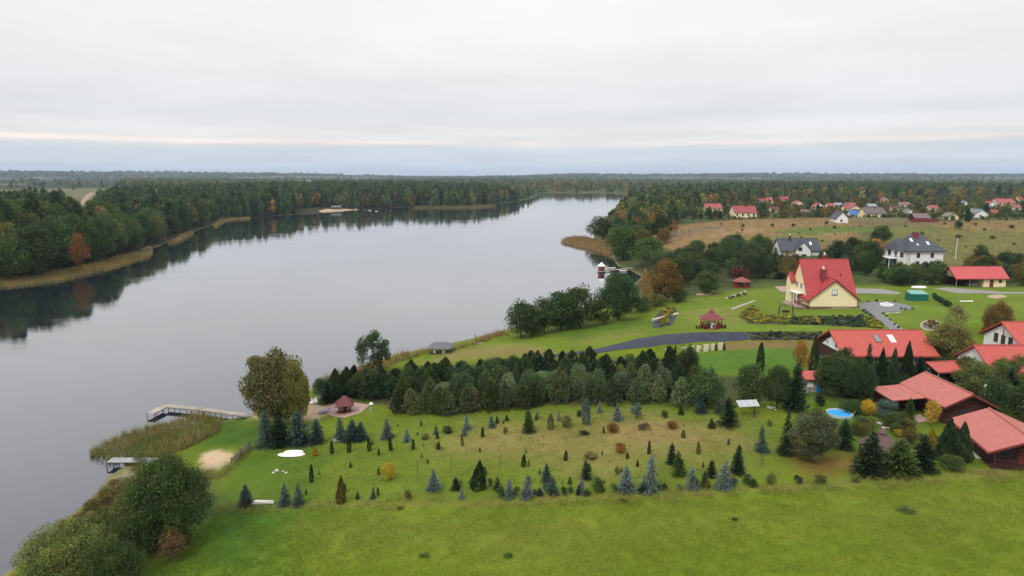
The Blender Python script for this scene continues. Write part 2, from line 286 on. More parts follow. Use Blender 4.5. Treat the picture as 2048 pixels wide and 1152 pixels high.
# ------------------------------------------------------------------ ground
def Pl(pts): return [tuple(q[:2]) for q in P([a for a, b in pts], [b for a, b in pts])]
G_MEADOW = (.112, .155, .011); G_LAWN = (.112, .162, .016); G_GARD = (.108, .150, .015); G_DEEP = (.045, .105, .012); TAN = (.20, .16, .055); HEATH = (.215, .14, .06)
OLIVE = (.13, .13, .04); FLOOR = (.035, .035, .016); SOIL = (.16, .10, .045); SAND = (.50, .37, .23); FARF = (.022, .032, .016); FARFIELD = (.14, .135, .06)
ZONES = [  # polygon in photo pixels on the ground, edge softness in metres, colour, strength
    ([(1020, 664), (1150, 640), (1310, 625), (1400, 592), (1560, 575), (1800, 572), (2060, 575), (2060, 650), (1900, 664), (1480, 664), (1333, 668), (1199, 694), (1000, 718), (830, 732), (800, 725), (900, 700)], 1.5, G_LAWN, 1),
    ([(830, 728), (1000, 716), (1100, 706), (1060, 690), (960, 694), (880, 708)], 3, TAN, .8),
    ([(1130, 680), (1280, 655), (1290, 668), (1180, 690)], 3, TAN, .35),
    ([(1100, 665), (1250, 640), (1330, 640), (1290, 655), (1150, 680)], 3, G_DEEP, .45),
    ([(1360, 625), (1480, 610), (1480, 650), (1390, 655)], 2, TAN, .35),
    ([(1000, 1003), (560, 1006), (440, 1010), (520, 935), (515, 880), (700, 860), (740, 830), (800, 815), (1100, 815), (1400, 818), (1560, 840), (1560, 900), (1600, 935), (1500, 975)], 1.5, G_GARD, 1),
    ([(950, 838), (1100, 842), (1250, 832), (1440, 840), (1520, 880), (1420, 930), (1200, 945), (1000, 930), (880, 905)], 6, TAN, .75),
    ([(1180, 850), (1330, 845), (1400, 880), (1240, 885)], 3, (.25, .17, .07), .6),
    ([(1560, 905), (1690, 900), (1760, 940), (1600, 945)], 2.5, (.20, .115, .035), .8),
    ([(1510, 880), (1570, 890), (1570, 850), (1500, 845)], 3, G_DEEP, .35),
    ([(780, 822), (950, 812), (1170, 808), (1170, 800), (900, 800), (780, 806)], 1.5, (.17, .075, .03), .8),
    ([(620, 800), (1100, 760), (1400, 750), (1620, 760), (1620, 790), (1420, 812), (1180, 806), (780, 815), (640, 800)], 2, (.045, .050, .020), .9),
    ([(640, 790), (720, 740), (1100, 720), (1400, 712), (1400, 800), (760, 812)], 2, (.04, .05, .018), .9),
    ([(1450, 700), (1600, 692), (1620, 745), (1520, 755), (1400, 740), (1380, 712)], 2, (.06, .13, .015), .9),
    ([(1440, 682), (1640, 680), (1640, 694), (1440, 700)], 1, SOIL, .8),
    ([(1640, 845), (1700, 800), (1900, 880), (1960, 930), (1800, 945), (1640, 890)], 3, (.055, .11, .015), .8),
    ([(1620, 770), (1660, 700), (1900, 740), (1960, 800), (1900, 860), (1640, 830)], 3, (.05, .085, .018), .8),
    ([(400, 908), (425, 899), (468, 905), (472, 918), (440, 936), (405, 940)], .6, SAND, 1),
    ([(480, 828), (520, 808), (600, 800), (660, 812), (640, 838), (520, 838)], 1.2, (.42, .31, .2), .9),
    ([(215, 960), (262, 938), (275, 950), (215, 985)], 1, (.34, .30, .22), .9),
    ([(350, 880), (450, 830), (520, 845), (515, 890), (400, 905)], 3, G_DEEP, .8),
    ([(430, 940), (520, 890), (660, 900), (640, 1000), (440, 1005)], 4, G_DEEP, .55),
    ([(60, 1170), (110, 1060), (235, 960), (330, 900), (420, 950), (440, 1012), (330, 1120), (300, 1180)], 3, (.06, .055, .022), .9),
    ([(300, 1180), (330, 1110), (440, 1012), (560, 1020), (640, 1180)], 6, (.035, .105, .012), .85),
    ([(440, 1011), (1000, 1002), (1250, 989), (1500, 974), (1960, 942), (2080, 936), (2080, 948), (1960, 956), (1500, 985), (1000, 1012), (560, 1018), (440, 1020)], 1.2, (.17, .165, .05), .5),
    ([(600, 1060), (1200, 1040), (1700, 1010), (2060, 1000), (2060, 1030), (1600, 1050), (1100, 1080)], 8, (.15, .155, .03), .5),
    ([(360, 1016), (520, 1008), (540, 1018), (440, 1040), (360, 1040)], 2, (.03, .05, .012), .7),
    ([(1200, 470), (1310, 455), (1420, 446), (1560, 440), (1700, 440), (1720, 470), (1660, 500), (1500, 506), (1390, 510), (1300, 492)], 8, HEATH, .95),
    ([(1310, 470), (1440, 452), (1470, 456), (1330, 480)], 5, (.13, .12, .085), .7), ([(1380, 492), (1500, 478), (1560, 484), (1450, 500)], 5, (.16, .13, .045), .7), ([(1420, 462), (1530, 456), (1540, 462), (1440, 470)], 4, (.27, .18, .09), .7),
    ([(1540, 462), (1690, 452), (1840, 456), (1830, 464), (1700, 466), (1580, 470)], 4, (.085, .14, .03), .9),
    ([(1500, 470), (1640, 468), (1700, 490), (1560, 500)], 6, OLIVE, .7),
    ([(1780, 452), (2080, 446), (2080, 520), (1900, 530), (1780, 500)], 6, OLIVE, .95),
    ([(1850, 444), (2080, 440), (2080, 462), (1900, 462)], 5, HEATH, .7),
    ([(1700, 440), (1870, 440), (1870, 450), (1700, 450)], 5, (.15, .115, .06), .8),
    ([(1300, 500), (1400, 520), (1330, 525), (1300, 512)], 4, (.07, .11, .02), .9),
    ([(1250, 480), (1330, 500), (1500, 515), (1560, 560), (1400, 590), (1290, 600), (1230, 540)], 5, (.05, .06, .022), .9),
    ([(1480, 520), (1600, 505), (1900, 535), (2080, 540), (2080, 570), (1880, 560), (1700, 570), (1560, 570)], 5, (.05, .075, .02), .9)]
def ground_color(x, y, d, D):
    c = np.empty(x.shape + (3,)); c[:] = G_MEADOW
    def put(w, k): c[:] = c * (1 - w[..., None]) + np.array(k) * w[..., None]
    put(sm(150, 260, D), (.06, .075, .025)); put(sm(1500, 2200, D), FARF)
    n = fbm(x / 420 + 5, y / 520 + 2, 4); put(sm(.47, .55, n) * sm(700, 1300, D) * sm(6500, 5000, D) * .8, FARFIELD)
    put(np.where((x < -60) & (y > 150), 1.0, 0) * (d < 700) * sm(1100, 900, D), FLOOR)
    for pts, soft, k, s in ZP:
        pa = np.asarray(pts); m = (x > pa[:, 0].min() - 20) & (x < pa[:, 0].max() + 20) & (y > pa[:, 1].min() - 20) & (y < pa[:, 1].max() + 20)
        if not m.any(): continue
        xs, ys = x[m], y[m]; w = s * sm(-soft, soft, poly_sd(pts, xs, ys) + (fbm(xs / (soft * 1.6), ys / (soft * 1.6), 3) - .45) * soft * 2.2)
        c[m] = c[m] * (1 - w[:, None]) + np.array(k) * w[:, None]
    put(sm(1.2, 0.0, d) * .8, (.20, .16, .09)); put(sm(0, -4, d), (.10, .10, .075))
    return c
ZP = [(Pl(a), b, c, s) for a, b, c, s in ZONES]
az = np.concatenate([np.arange(-62, 62.01, .2), np.arange(64, 298, 6.0)])
rr = 14 * np.exp(np.linspace(0, math.log(14500 / 14), 600))
AZ, RR = np.meshgrid(np.radians(az), rr)
GX, GY = RR * np.sin(AZ), RR * np.cos(AZ); GD = shore(GX.ravel(), GY.ravel()).reshape(GX.shape)
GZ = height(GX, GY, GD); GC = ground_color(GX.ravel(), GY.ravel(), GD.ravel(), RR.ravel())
nr, na = GX.shape; I = np.arange(nr * na).reshape(nr, na); J = np.roll(I, -1, 1)
quads = np.stack([I[:-1], J[:-1], J[1:], I[1:]], -1).reshape(-1, 4)
cen = np.array([[0, 0, height(np.array([0.]), np.array([0.]))[0]]]); cap = np.stack([np.full(na, nr * na), J[0], I[0], I[0]], -1)
V = np.concatenate([np.stack([GX, GY, GZ], -1).reshape(-1, 3), cen])
gm, t, b = mat('earth'); at = N(t, 'ShaderNodeAttribute', attribute_name='col'); geo = N(t, 'ShaderNodeNewGeometry')
def gnoise(scale, detail=5.0, rough=.6, sx=1.0, sy=1.0):
    mp = N(t, 'ShaderNodeVectorMath', operation='MULTIPLY'); mp.inputs[1].default_value = (sx, sy, 1); t.links.new(geo.outputs['Position'], mp.inputs[0])
    n = N(t, 'ShaderNodeTexNoise', ins={'Scale': scale, 'Detail': detail, 'Roughness': rough}); t.links.new(mp.outputs[0], n.inputs['Vector']); return n.outputs[0]
big, mid, fine = gnoise(.11), gnoise(.7, 4.0), gnoise(4.5, 4.0, .7)
f = math_n(t, 'ADD', math_n(t, 'ADD', math_n(t, 'MULTIPLY', big, .45), math_n(t, 'MULTIPLY', mid, .3)), math_n(t, 'MULTIPLY', fine, .35))
br = ramp(t, [(.36, (.62, .66, .62)), (.55, (1, 1, 1)), (.74, (1.32, 1.26, 1.5))]); t.links.new(f, br.inputs[0])
mx = N(t, 'ShaderNodeMix', data_type='RGBA', blend_type='MULTIPLY'); mx.inputs[0].default_value = 1; t.links.new(at.outputs['Color'], mx.inputs[6]); t.links.new(br.outputs[0], mx.inputs[7])
dry = ramp(t, [(.52, (0, 0, 0)), (.72, (1, 1, 1))]); t.links.new(gnoise(.28, 6.0, .65, 1, 1.4), dry.inputs[0])
mx2 = N(t, 'ShaderNodeMix', data_type='RGBA', blend_type='MULTIPLY'); t.links.new(math_n(t, 'MULTIPLY', dry.outputs[0], .55), mx2.inputs[0]); t.links.new(mx.outputs[2], mx2.inputs[6]); mx2.inputs[7].default_value = (1.25, .92, 1.0, 1)
t.links.new(mx2.outputs[2], b.inputs['Base Color']); b.inputs['Roughness'].default_value = .95; b.inputs['Specular IOR Level'].default_value = .08
bp = N(t, 'ShaderNodeBump', ins={'Strength': .5, 'Distance': .12}); t.links.new(fine, bp.inputs['Height']); t.links.new(bp.outputs[0], b.inputs['Normal'])
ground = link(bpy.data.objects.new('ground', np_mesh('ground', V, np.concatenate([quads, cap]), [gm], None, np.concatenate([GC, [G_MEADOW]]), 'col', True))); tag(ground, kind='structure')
bpy.context.view_layer.update()

# ------------------------------------------------------------------ lake
wm, t, b = mat('lake_water')
geo = N(t, 'ShaderNodeNewGeometry')
def wn(scale, sx, sy, det):
    mp = N(t, 'ShaderNodeVectorMath', operation='MULTIPLY'); mp.inputs[1].default_value = (sx, sy, 1); t.links.new(geo.outputs['Position'], mp.inputs[0])
    n = N(t, 'ShaderNodeTexNoise', ins={'Scale': scale, 'Detail': det, 'Roughness': .55}); t.links.new(mp.outputs[0], n.inputs['Vector']); return n.outputs[0]
rip = math_n(t, 'ADD', math_n(t, 'MULTIPLY', wn(.9, 1, 1.5, 3.0), .6), math_n(t, 'MULTIPLY', wn(.12, 1, 1.3, 2.0), 1.2))
bp = N(t, 'ShaderNodeBump', ins={'Strength': .10, 'Distance': .10}); t.links.new(rip, bp.inputs['Height'])
t.nodes.remove(b); o_ = t.nodes['Material Output']
body = N(t, 'ShaderNodeBsdfDiffuse'); body.inputs[0].default_value = (.010, .014, .020, 1); gls = N(t, 'ShaderNodeBsdfGlossy'); gls.inputs[0].default_value = (.97, .98, 1, 1); t.links.new(bp.outputs[0], gls.inputs['Normal'])
cat_ = ramp(t, [(.42, (.02, .02, .02)), (.62, (.075, .075, .075))]); t.links.new(wn(.035, 1, 2.6, 4.0), cat_.inputs[0]); t.links.new(cat_.outputs[0], gls.inputs['Roughness'])   # cat's-paws
t.links.new(math_n(t, 'MULTIPLY_ADD', cat_.outputs[0], 1.6, .04), bp.inputs['Strength'])
lw = N(t, 'ShaderNodeLayerWeight', ins={'Blend': .5})          # water mirrors more the flatter it is seen
fr = math_n(t, 'MINIMUM', math_n(t, 'MULTIPLY_ADD', math_n(t, 'POWER', lw.outputs['Facing'], 2.7), .93, .02), 1.0)
mw = N(t, 'ShaderNodeMixShader'); t.links.new(fr, mw.inputs[0]); t.links.new(body.outputs[0], mw.inputs[1]); t.links.new(gls.outputs[0], mw.inputs[2]); t.links.new(mw.outputs[0], o_.inputs[0])
LP = np.asarray(LAKE); rz = delaunay_2d_cdt([Vector(p) for p in LAKE], [], [list(range(len(LAKE)))], 1, 1e-5)
# the sheet runs a few metres under the banks; the shore is where the ground rises through it
area = .5 * sum(LP[i][0] * LP[(i + 1) % len(LP)][1] - LP[(i + 1) % len(LP)][0] * LP[i][1] for i in range(len(LP)))
mbk = MB(); mbk.v = [(q.x, q.y, 0.0) for q in rz[0]]; mbk.f = [tuple(f) for f in rz[2]]
n0 = len(mbk.v)
for i in range(len(LP)):
    a, c = LP[i], LP[(i + 1) % len(LP)]; e = c - a; nn = np.array([e[1], -e[0]]) / (np.hypot(*e) + 1e-9) * (1 if area > 0 else -1)
    mbk.add([(*a, -.002), (*c, -.002), (*(c + nn * 3), -.05), (*(a + nn * 3), -.05)], [(0, 1, 2, 3)])
lake = mbk.build('lake', wm); tag(lake, kind='structure')

# ------------------------------------------------------------------ sheets laid on the ground
def smooth_poly(p, k=4):
    p = np.asarray(p, float); o = []; n = len(p)
    for i in range(n):
        a, b_, c, d = p[i - 1], p[i], p[(i + 1) % n], p[(i + 2) % n]
        for j in range(k):
            s = j / k; o.append(.5 * (2 * b_ + (c - a) * s + (2 * a - 5 * b_ + 4 * c - d) * s * s + (3 * b_ - a - 3 * c + d) * s ** 3))
    return o
def sheet(name, pts, m, off=.05, step=.8, smooth=0, world=False, thick=0, kind='structure', label=None, cat=None):
    wp = pts if world else Pl(pts)
    if smooth: wp = smooth_poly(wp, smooth)
    rim = []
    for i in range(len(wp)):
        a = np.asarray(wp[i], float); c = np.asarray(wp[(i + 1) % len(wp)], float); k = max(1, int(np.hypot(*(c - a)) / step)); rim += [tuple(a + (c - a) * j / k) for j in range(k)]
    pa = np.asarray(rim); x0, y0 = pa.min(0); x1, y1 = pa.max(0)
    gx, gy = np.meshgrid(np.arange(x0, x1, step), np.arange(y0, y1, step)); gx = gx.ravel(); gy = gy.ravel(); ok = poly_sd(rim, gx, gy) > step * .4
    pts2 = [Vector(q) for q in rim] + [Vector((float(a), float(c))) for a, c in zip(gx[ok], gy[ok])]
    rz = delaunay_2d_cdt(pts2, [], [list(range(len(rim)))], 1, 1e-6); vs = np.array([(q.x, q.y) for q in rz[0]]); z = np.maximum(height(vs[:, 0], vs[:, 1]), -.5) + off
    mb = MB(); mb.v = [(float(a), float(c), float(e)) for (a, c), e in zip(vs, z)]; mb.f = [tuple(f) for f in rz[2]]
    if thick:
        zr = np.maximum(height(pa[:, 0], pa[:, 1]), -.5); n = len(rim)
        mb.add([(q[0], q[1], z_ + off) for q, z_ in zip(rim, zr)] + [(q[0], q[1], z_ - .1) for q, z_ in zip(rim, zr)], [(i, (i + 1) % n, n + (i + 1) % n, n + i) for i in range(n)])
    o = mb.build(name, m)
    return tag(o, label, cat, None, kind)

# ------------------------------------------------------------------ plants
def unit(n, r):
    v = r.normal(size=(n, 3)); return v / np.linalg.norm(v, axis=1, keepdims=True)
def nrm(v): return v / (np.linalg.norm(v, axis=1, keepdims=True) + 1e-9)
def diamonds(c, a, b_):
    """leaf quads: centre, half length vector, half width vector"""
    return np.stack([c - a, c - b_ - a * .1, c + a, c + b_ - a * .1], 1).reshape(-1, 3)
def leafset(c, a, w, r, flat=None):
    q = unit(len(c), r) if flat is None else nrm(unit(len(c), r) * .5 + flat)
    b_ = nrm(np.cross(a, q)) * w[:, None]; return diamonds(c, a, b_)
def trunk_mesh(h, r0, r, limbs=5, z0=.25, spread=.28, up=.25):
    mb = MB(); n = 7; zs = [0, .04, .3, .6, 1]; rs = [r0 * 1.5, r0 * 1.05, r0 * .8, r0 * .5, r0 * .15]; off = [(0, 0)] + [(r.uniform(-.012, .012), r.uniform(-.012, .012)) for _ in zs[1:]]
    for i in range(4):
        vs = [(off[k][0] + rs[k] * math.cos(j * 6.283 / n), off[k][1] + rs[k] * math.sin(j * 6.283 / n), zs[k] * h) for k in (i, i + 1) for j in range(n)]
        mb.add(vs, [(j, (j + 1) % n, n + (j + 1) % n, n + j) for j in range(n)])
    for k in range(limbs):
        a = k * 2.4 + r.uniform(0, .6); z = h * (z0 + (.9 - z0) * k / max(limbs, 1)); L = spread * r.uniform(.7, 1.1) * (1.1 - .6 * k / max(limbs, 1))
        e = (math.cos(a) * L, math.sin(a) * L, z + up * r.uniform(.5, 1)); mb.beam((0, 0, z), e, r0 * .55)
    return mb.v, mb.f
def k_decid(r, ncl, nlf, leaf, base=.12, rxy=.5, egg=.25, down=0.0, clr=(.13, .21), upw=0.0):
    dirs = unit(ncl, r); rad = r.uniform(.45, 1, ncl) ** .6
    cz = base + (1 - base) / 2; rz_ = (1 - base) / 2; cr = r.uniform(clr[0], clr[1], ncl)
    c = dirs * rad[:, None]; tap = 1 - egg * c[:, 2]
    c = np.stack([c[:, 0] * (rxy - cr * .8) * tap, c[:, 1] * (rxy - cr * .8) * tap, cz + c[:, 2] * (rz_ - cr * .7)], 1)
    ct = r.uniform(.68, 1.32, ncl); P_, A_, T_ = [], [], []
    for i in range(ncl):
        u = unit(nlf, r); p = c[i] + u * (cr[i] * r.uniform(.35, 1.08, nlf) ** .55)[:, None] * [1, 1, .8]
        a = unit(nlf, r) * .9 + u * .3; a[:, 2] += -down + upw; P_.append(p); A_.append(nrm(a) * (leaf * r.uniform(.6, 1.3, nlf))[:, None])
        # tone and hue differ at random from leaf to leaf and clump to clump
        tt = ct[i] * r.uniform(.7, 1.3, nlf); hue = r.normal(0, .10, nlf) + r.normal(0, .09); T_.append(np.stack([tt * (1 + hue), tt, tt * (1 - hue)], 1))
    p = np.concatenate(P_); a = np.concatenate(A_); k = p[:, 2] > base * .6; p, a = p[k], a[k]; T = np.concatenate(T_)[k]
    return leafset(p, a, np.linalg.norm(a, axis=1) * r.uniform(.35, .6, len(a)), r), np.repeat(T, 4, 0)
def k_spruce(r, lev, leaf, per=1.0, droop=.25, base=.04, pw=.85, up=0.0):
    pw *= .82
    P_, A_, Wd, T_ = [], [], [], []
    for k in range(lev):
        z = base + (1 - base) * (k / lev) ** .92; rad = .5 * (1 - (k / lev)) ** pw * r.uniform(.70, 1.16) + .012; nb = max(4, int(per * (5 + 17 * rad / .5)))
        for j in range(nb):
            if r.rand() < .16: continue
            a = r.uniform(0, 6.283); L = rad * r.uniform(.75, 1.12); m = max(2, int(L / leaf * 1.3)); dz = -droop * r.uniform(.6, 1.3) + up
            for q in range(m):
                s = (q + .6) / m
                P_.append((math.cos(a) * L * s, math.sin(a) * L * s, z + dz * L * s + r.normal(0, .006))); A_.append((math.cos(a + r.normal(0, .5)), math.sin(a + r.normal(0, .5)), dz + .25 + r.normal(0, .25)))
                Wd.append(leaf * r.uniform(.3, .55)); t_ = r.uniform(.65, 1.15) * (1.22 if q == m - 1 else .95); T_.append((t_, t_ * r.uniform(.95, 1.05), t_))
    n = len(P_)
    for k in range(8): P_.append((0, 0, .93 + k * .009)); A_.append((r.normal(0, .25), r.normal(0, .25), 1)); Wd.append(leaf * .3); T_.append((1.1, 1.1, 1.1))
    p = np.array(P_); a = nrm(np.array(A_)) * leaf * r.uniform(.7, 1.2, len(p))[:, None]; p[:, 2] = np.maximum(p[:, 2], .01)
    return leafset(p, a, np.array(Wd), r, np.array([[0, 0, 1.0]])), np.repeat(np.array(T_), 4, 0)
def k_pine(r, n, leaf, base=.10):
    """young pine: upswept tufts on an egg of whorled branches"""
    ntuft = n // 12; P_, A_, T_ = [], [], []
    q0 = r.uniform(0, 50)
    for i in range(ntuft):
        s = r.uniform(0, 1) ** .85; z = base + (1 - base) * s; a = r.uniform(0, 6.283); br_ = .55 + .75 * float(vnoise(np.array(a * 1.6 + q0), np.array(s * 6.0)))
        rad = .5 * min(1.0, .62 + 1.1 * s) * (1 - s) ** .62 * r.uniform(.4, 1.05) ** .6 * br_
        c = np.array((math.cos(a) * rad, math.sin(a) * rad, z)); o = np.array((math.cos(a) * .45, math.sin(a) * .45, .95)); tt = r.uniform(.7, 1.3)
        k = 12; d = nrm(o + r.normal(0, .42, (k, 3))); P_.append(c + d * leaf * .6 + r.normal(0, .012, (k, 3))); A_.append(d * leaf * r.uniform(.7, 1.25, (k, 1))); q = tt * r.uniform(.75, 1.25, k); T_.append(np.stack([q, q, q], 1))
    p = np.concatenate(P_); a = np.concatenate(A_); return leafset(p, a, np.full(len(p), leaf * .40), r), np.repeat(np.concatenate(T_), 4, 0)
def k_thuja(r, n, leaf, pw=.45, belly=.25, base=.0):
    s = r.uniform(0, 1, n); prof = np.where(s < belly, .72 + .28 * (s / belly), (np.clip(1 - s, 0, 1) / (1 - belly)) ** pw); a = r.uniform(0, 6.283, n)
    lump = 1 + .12 * np.sin(a * 3 + s * 17) + .08 * np.sin(a * 5 - s * 31); rad = .46 * prof * lump * r.uniform(.55, 1.05, n) ** .5
    p = np.stack([np.cos(a) * rad, np.sin(a) * rad, base + s * (1 - base) * .97], 1); d = np.stack([np.cos(a) * .3, np.sin(a) * .3, np.full(n, 1.)], 1) + r.normal(0, .3, (n, 3))
    t_ = r.uniform(.65, 1.35, n) * (1 + .18 * np.sin(a * 3 + s * 17)); return leafset(p, nrm(d) * (leaf * r.uniform(.6, 1.3, n))[:, None], np.full(n, leaf * .75), r), np.repeat(np.stack([t_ * r.uniform(.93, 1.07, n), t_, t_], 1), 4, 0)
def k_sapling(r, n, leaf):
    s = r.uniform(.2, 1, n); a = r.uniform(0, 6.283, n); rad = .45 * r.uniform(0, 1, n) * (1.05 - s * .6) * (vnoise(s * 7 + 3, a * 0) > .38); p = np.stack([np.cos(a) * rad, np.sin(a) * rad, s], 1)
    t_ = r.uniform(.7, 1.3, n); return leafset(p, unit(n, r) * leaf, np.full(n, leaf * .5), r), np.repeat(np.stack([t_, t_, t_], 1), 4, 0)
KINDS = {}
def kind(name, n, fn, tr=None):
    out_ = []
    for i in range(n):
        r = np.random.RandomState(hash_(name) + i); V_, T_ = fn(r); F_ = np.arange(len(V_), dtype=np.int32).reshape(-1, 4)
        crown = np_mesh(name + '_crown', V_, F_, [LEAF], None, T_); tm = None
        if tr:
            tv, tf = trunk_mesh(*tr[:2], r, *tr[2:]); tm = bpy.data.meshes.new(name + '_trunk'); tm.from_pydata(tv, [], tf); tm.materials.append(BARK)
            f4 = np.array([f if len(f) == 4 else (*f, f[-1]) for f in tf], np.int32)
            both = np_mesh(name, np.concatenate([V_, np.array(tv)]), np.concatenate([F_, f4 + len(V_)]), [LEAF, BARK], np.r_[np.zeros(len(F_)), np.ones(len(f4))], np.concatenate([T_, np.full((len(tv), 3), .3)]))
        else: both = crown
        out_.append((crown, tm, both, V_, T_))
    KINDS[name] = out_
def hash_(s): return sum(ord(c) * (i + 3) for i, c in enumerate(s)) % 9000
kind('broadleaf', 4, lambda r: k_decid(r, 56, 110, .026, .03), (.62, .022, 6, .2, .28, .2))
kind('fine_broadleaf', 3, lambda r: k_decid(r, 90, 190, .017, .03, clr=(.09, .17)), (.62, .020, 7, .2, .28, .2))
kind('airy_tree', 2, lambda r: k_decid(r, 56, 120, .021, .12, .5, .35, 0, (.08, .14)), (.9, .020, 9, .2, .34, .16))
kind('bush', 4, lambda r: k_decid(r, 40, 80, .032, .0, .52, .15, 0, (.15, .25)))
kind('big_bush', 3, lambda r: k_decid(r, 120, 260, .013, .0, .52, .2, 0, (.09, .17), .25))
kind('weeping_willow', 2, lambda r: k_decid(r, 110, 260, .018, .03, .52, .1, .9, (.10, .18)), (.6, .030, 7, .15, .28, .3))
kind('slim_tree', 3, lambda r: k_decid(r, 34, 70, .026, .08, .5, .35, 0, (.14, .22), .4), (.7, .018, 5, .2, .2, .2))
kind('spruce', 6, lambda r: k_spruce(r, r.randint(15, 24), .052, r.uniform(1.0, 1.35), r.uniform(.05, .38), .04, r.uniform(.7, 1.05)), (.9, .016, 0))
kind('big_spruce', 2, lambda r: k_spruce(r, 34, .032, 1.25), (.9, .016, 0))
kind('dense_spruce', 5, lambda r: k_spruce(r, r.randint(18, 26), .05, r.uniform(1.2, 1.6), r.uniform(0, .2), .06, r.uniform(.5, .8)), (.9, .018, 0))
kind('young_pine', 4, lambda r: k_pine(r, 4200, .042, .02), (.9, .018, 5, .12, .3, .25))
kind('thuja', 5, lambda r: k_thuja(r, 1300, .045))
kind('cone_thuja', 3, lambda r: k_thuja(r, 2600, .036, .75, .18))
kind('globe_shrub', 3, lambda r: k_decid(r, 26, 40, .06, .0, .52, 0, 0, (.2, .3)))
kind('low_shrub', 3, lambda r: k_decid(r, 16, 34, .075, .0, .52, 0, 0, (.14, .25), .6))
kind('sapling', 2, lambda r: k_sapling(r, 110, .045), (.95, .014, 4, .3, .25, .15))
C = dict(dark=(.033, .060, .024), pine=(.060, .096, .036), pinel=(.150, .185, .078), blue=(.14, .19, .165), bluedk=(.072, .115, .092), green=(.072, .110, .026), alder=(.058, .088, .026), olive=(.150, .150, .042), lime=(.19, .20, .035),
         yellow=(.52, .38, .03), gold=(.42, .28, .035), rust=(.22, .105, .022), orange=(.32, .17, .045), brown=(.17, .115, .045), redbrown=(.085, .030, .018), pale=(.20, .25, .20), thuja=(.026, .052, .016), bronze=(.135, .105, .026), willow=(.165, .165, .055))
def jit(c, s=.21):
    k = 1 + rng.normal(0, s); return (c[0] * k * (1 + rng.normal(0, s * .5)), c[1] * k, c[2] * k, 1)
def plant_at(kd, p, h, w, col, label, cat, group=None, name=None, parts=True, var=None, lean=0.0, wy=None):
    vs = KINDS[kd]; crown, tm, both, _, _ = vs[rng.randint(len(vs)) if var is None else var % len(vs)]; cc = jit(C[col] if isinstance(col, str) else col, .21 if name else .08); name = name or kd
    loc = (float(p[0]), float(p[1]), float(p[2]) - .03); rz = rng.uniform(0, 6.283); sc = (w, wy or w, h)
    if tm is not None and parts:
        e = empty(name, loc, rz, label, cat, group); e.scale = sc
        for nm, me in (('crown', crown), ('trunk', tm)):
            o = link(bpy.data.objects.new(nm, me)); o.parent = e; o.color = cc
    else:
        e = link(bpy.data.objects.new(name, both)); e.location = loc; e.rotation_euler = (0, 0, rz); e.scale = sc; e.color = cc; tag(e, label, cat, group)
    if lean: e.rotation_euler = (R(lean * rng.uniform(-1, 1)), R(lean * rng.uniform(-1, 1)), rz)
    return e
def plant(kd, u, vb, vt, wpx, col, label, cat, group=None, name=None, parts=True, var=None, lean=0.0):
    p = P(float(u), float(vb)); h = top_z(p, vt) - p[2]; w = wpx * depth_of(p) / FPX
    return plant_at(kd, p, max(h, .3), max(w, .2), col, label, cat, group, name, parts, var, lean)
# ------------------------------------------------------------------ paved and bare surfaces
sheet('driveway', [(1716, 608), (1740, 604), (1775, 603), (1812, 609), (1830, 617), (1800, 623), (1768, 624), (1760, 628), (1806, 663), (1780, 663), (1757, 641), (1722, 621)], M['asphalt'], .05)
sheet('driveway', [(1708, 577), (1762, 578), (1800, 585), (1797, 589), (1708, 587)], M['pave'], .05)
sheet('yard', [(1866, 577), (1897, 575), (2005, 584), (2080, 585), (2080, 588), (1917, 587)], M['pave'], .05)
sheet('patio', [(1549, 573), (1592, 572), (1595, 584), (1562, 584)], M['pinkpave'], .05)
sheet('patio', [(1562, 603), (1600, 598), (1614, 612), (1612, 619), (1580, 612)], M['pinkpave'], .05)
sheet('patio', [(640, 822), (668, 834), (690, 836), (722, 826), (740, 810), (700, 804), (660, 806)], M['pinkpave'], .05, .5)
sheet('path', [(1822, 834), (1840, 828), (1858, 842), (1838, 846)], M['pinkpave'], .05, .5)
sheet('embankment', [(1098, 711), (1199, 697), (1277, 678), (1333, 669), (1400, 665), (1488, 664), (1500, 680), (1470, 683), (1400, 684), (1330, 689), (1200, 706), (1100, 716)], M['membrane'], .07, .6)
sheet('embankment', [(1490, 664), (1643, 664), (1650, 680), (1502, 681)], noisy('planted_slope', (.030, .035, .035), .95, .4, 1.0), .07, .6)
sheet('planting_bed', [(1478, 632), (1490, 624), (1508, 612), (1520, 630), (1573, 636), (1727, 634), (1765, 648), (1765, 657), (1654, 651), (1497, 648)], noisy('bed_soil', (.07, .075, .03), .95, .3, 1.0), .05, .6)
sheet('planting_bed', [(1307, 657), (1306, 641), (1320, 622), (1346, 611), (1357, 627), (1344, 650)], M['membrane'], .06, .6)
sheet('planting_bed', [(1842, 650), (1850, 643), (1866, 641), (1881, 645), (1880, 655), (1866, 661), (1850, 659)], M['dirt'], .05, .4, 3)
sheet('sand_patch', [(1974, 593), (1985, 590), (2006, 590), (2014, 594), (2000, 597), (1984, 597)], M['sand'], .05, .5, 3)
sheet('sand_patch', [(1392, 588), (1405, 586), (1420, 587), (1422, 590), (1408, 591), (1395, 591)], M['sand'], .05, .5, 3)
sheet('dirt_road', [(156, 430), (174, 430), (173, 410), (178, 397), (190, 386), (183, 384), (170, 392), (162, 402), (158, 414)], M['gravelroad'], .25, 6)
sheet('beach', [(636, 422), (652, 418), (690, 418), (718, 420), (700, 422), (660, 424.5), (644, 425.5)], M['sand'], .12, 2.5)

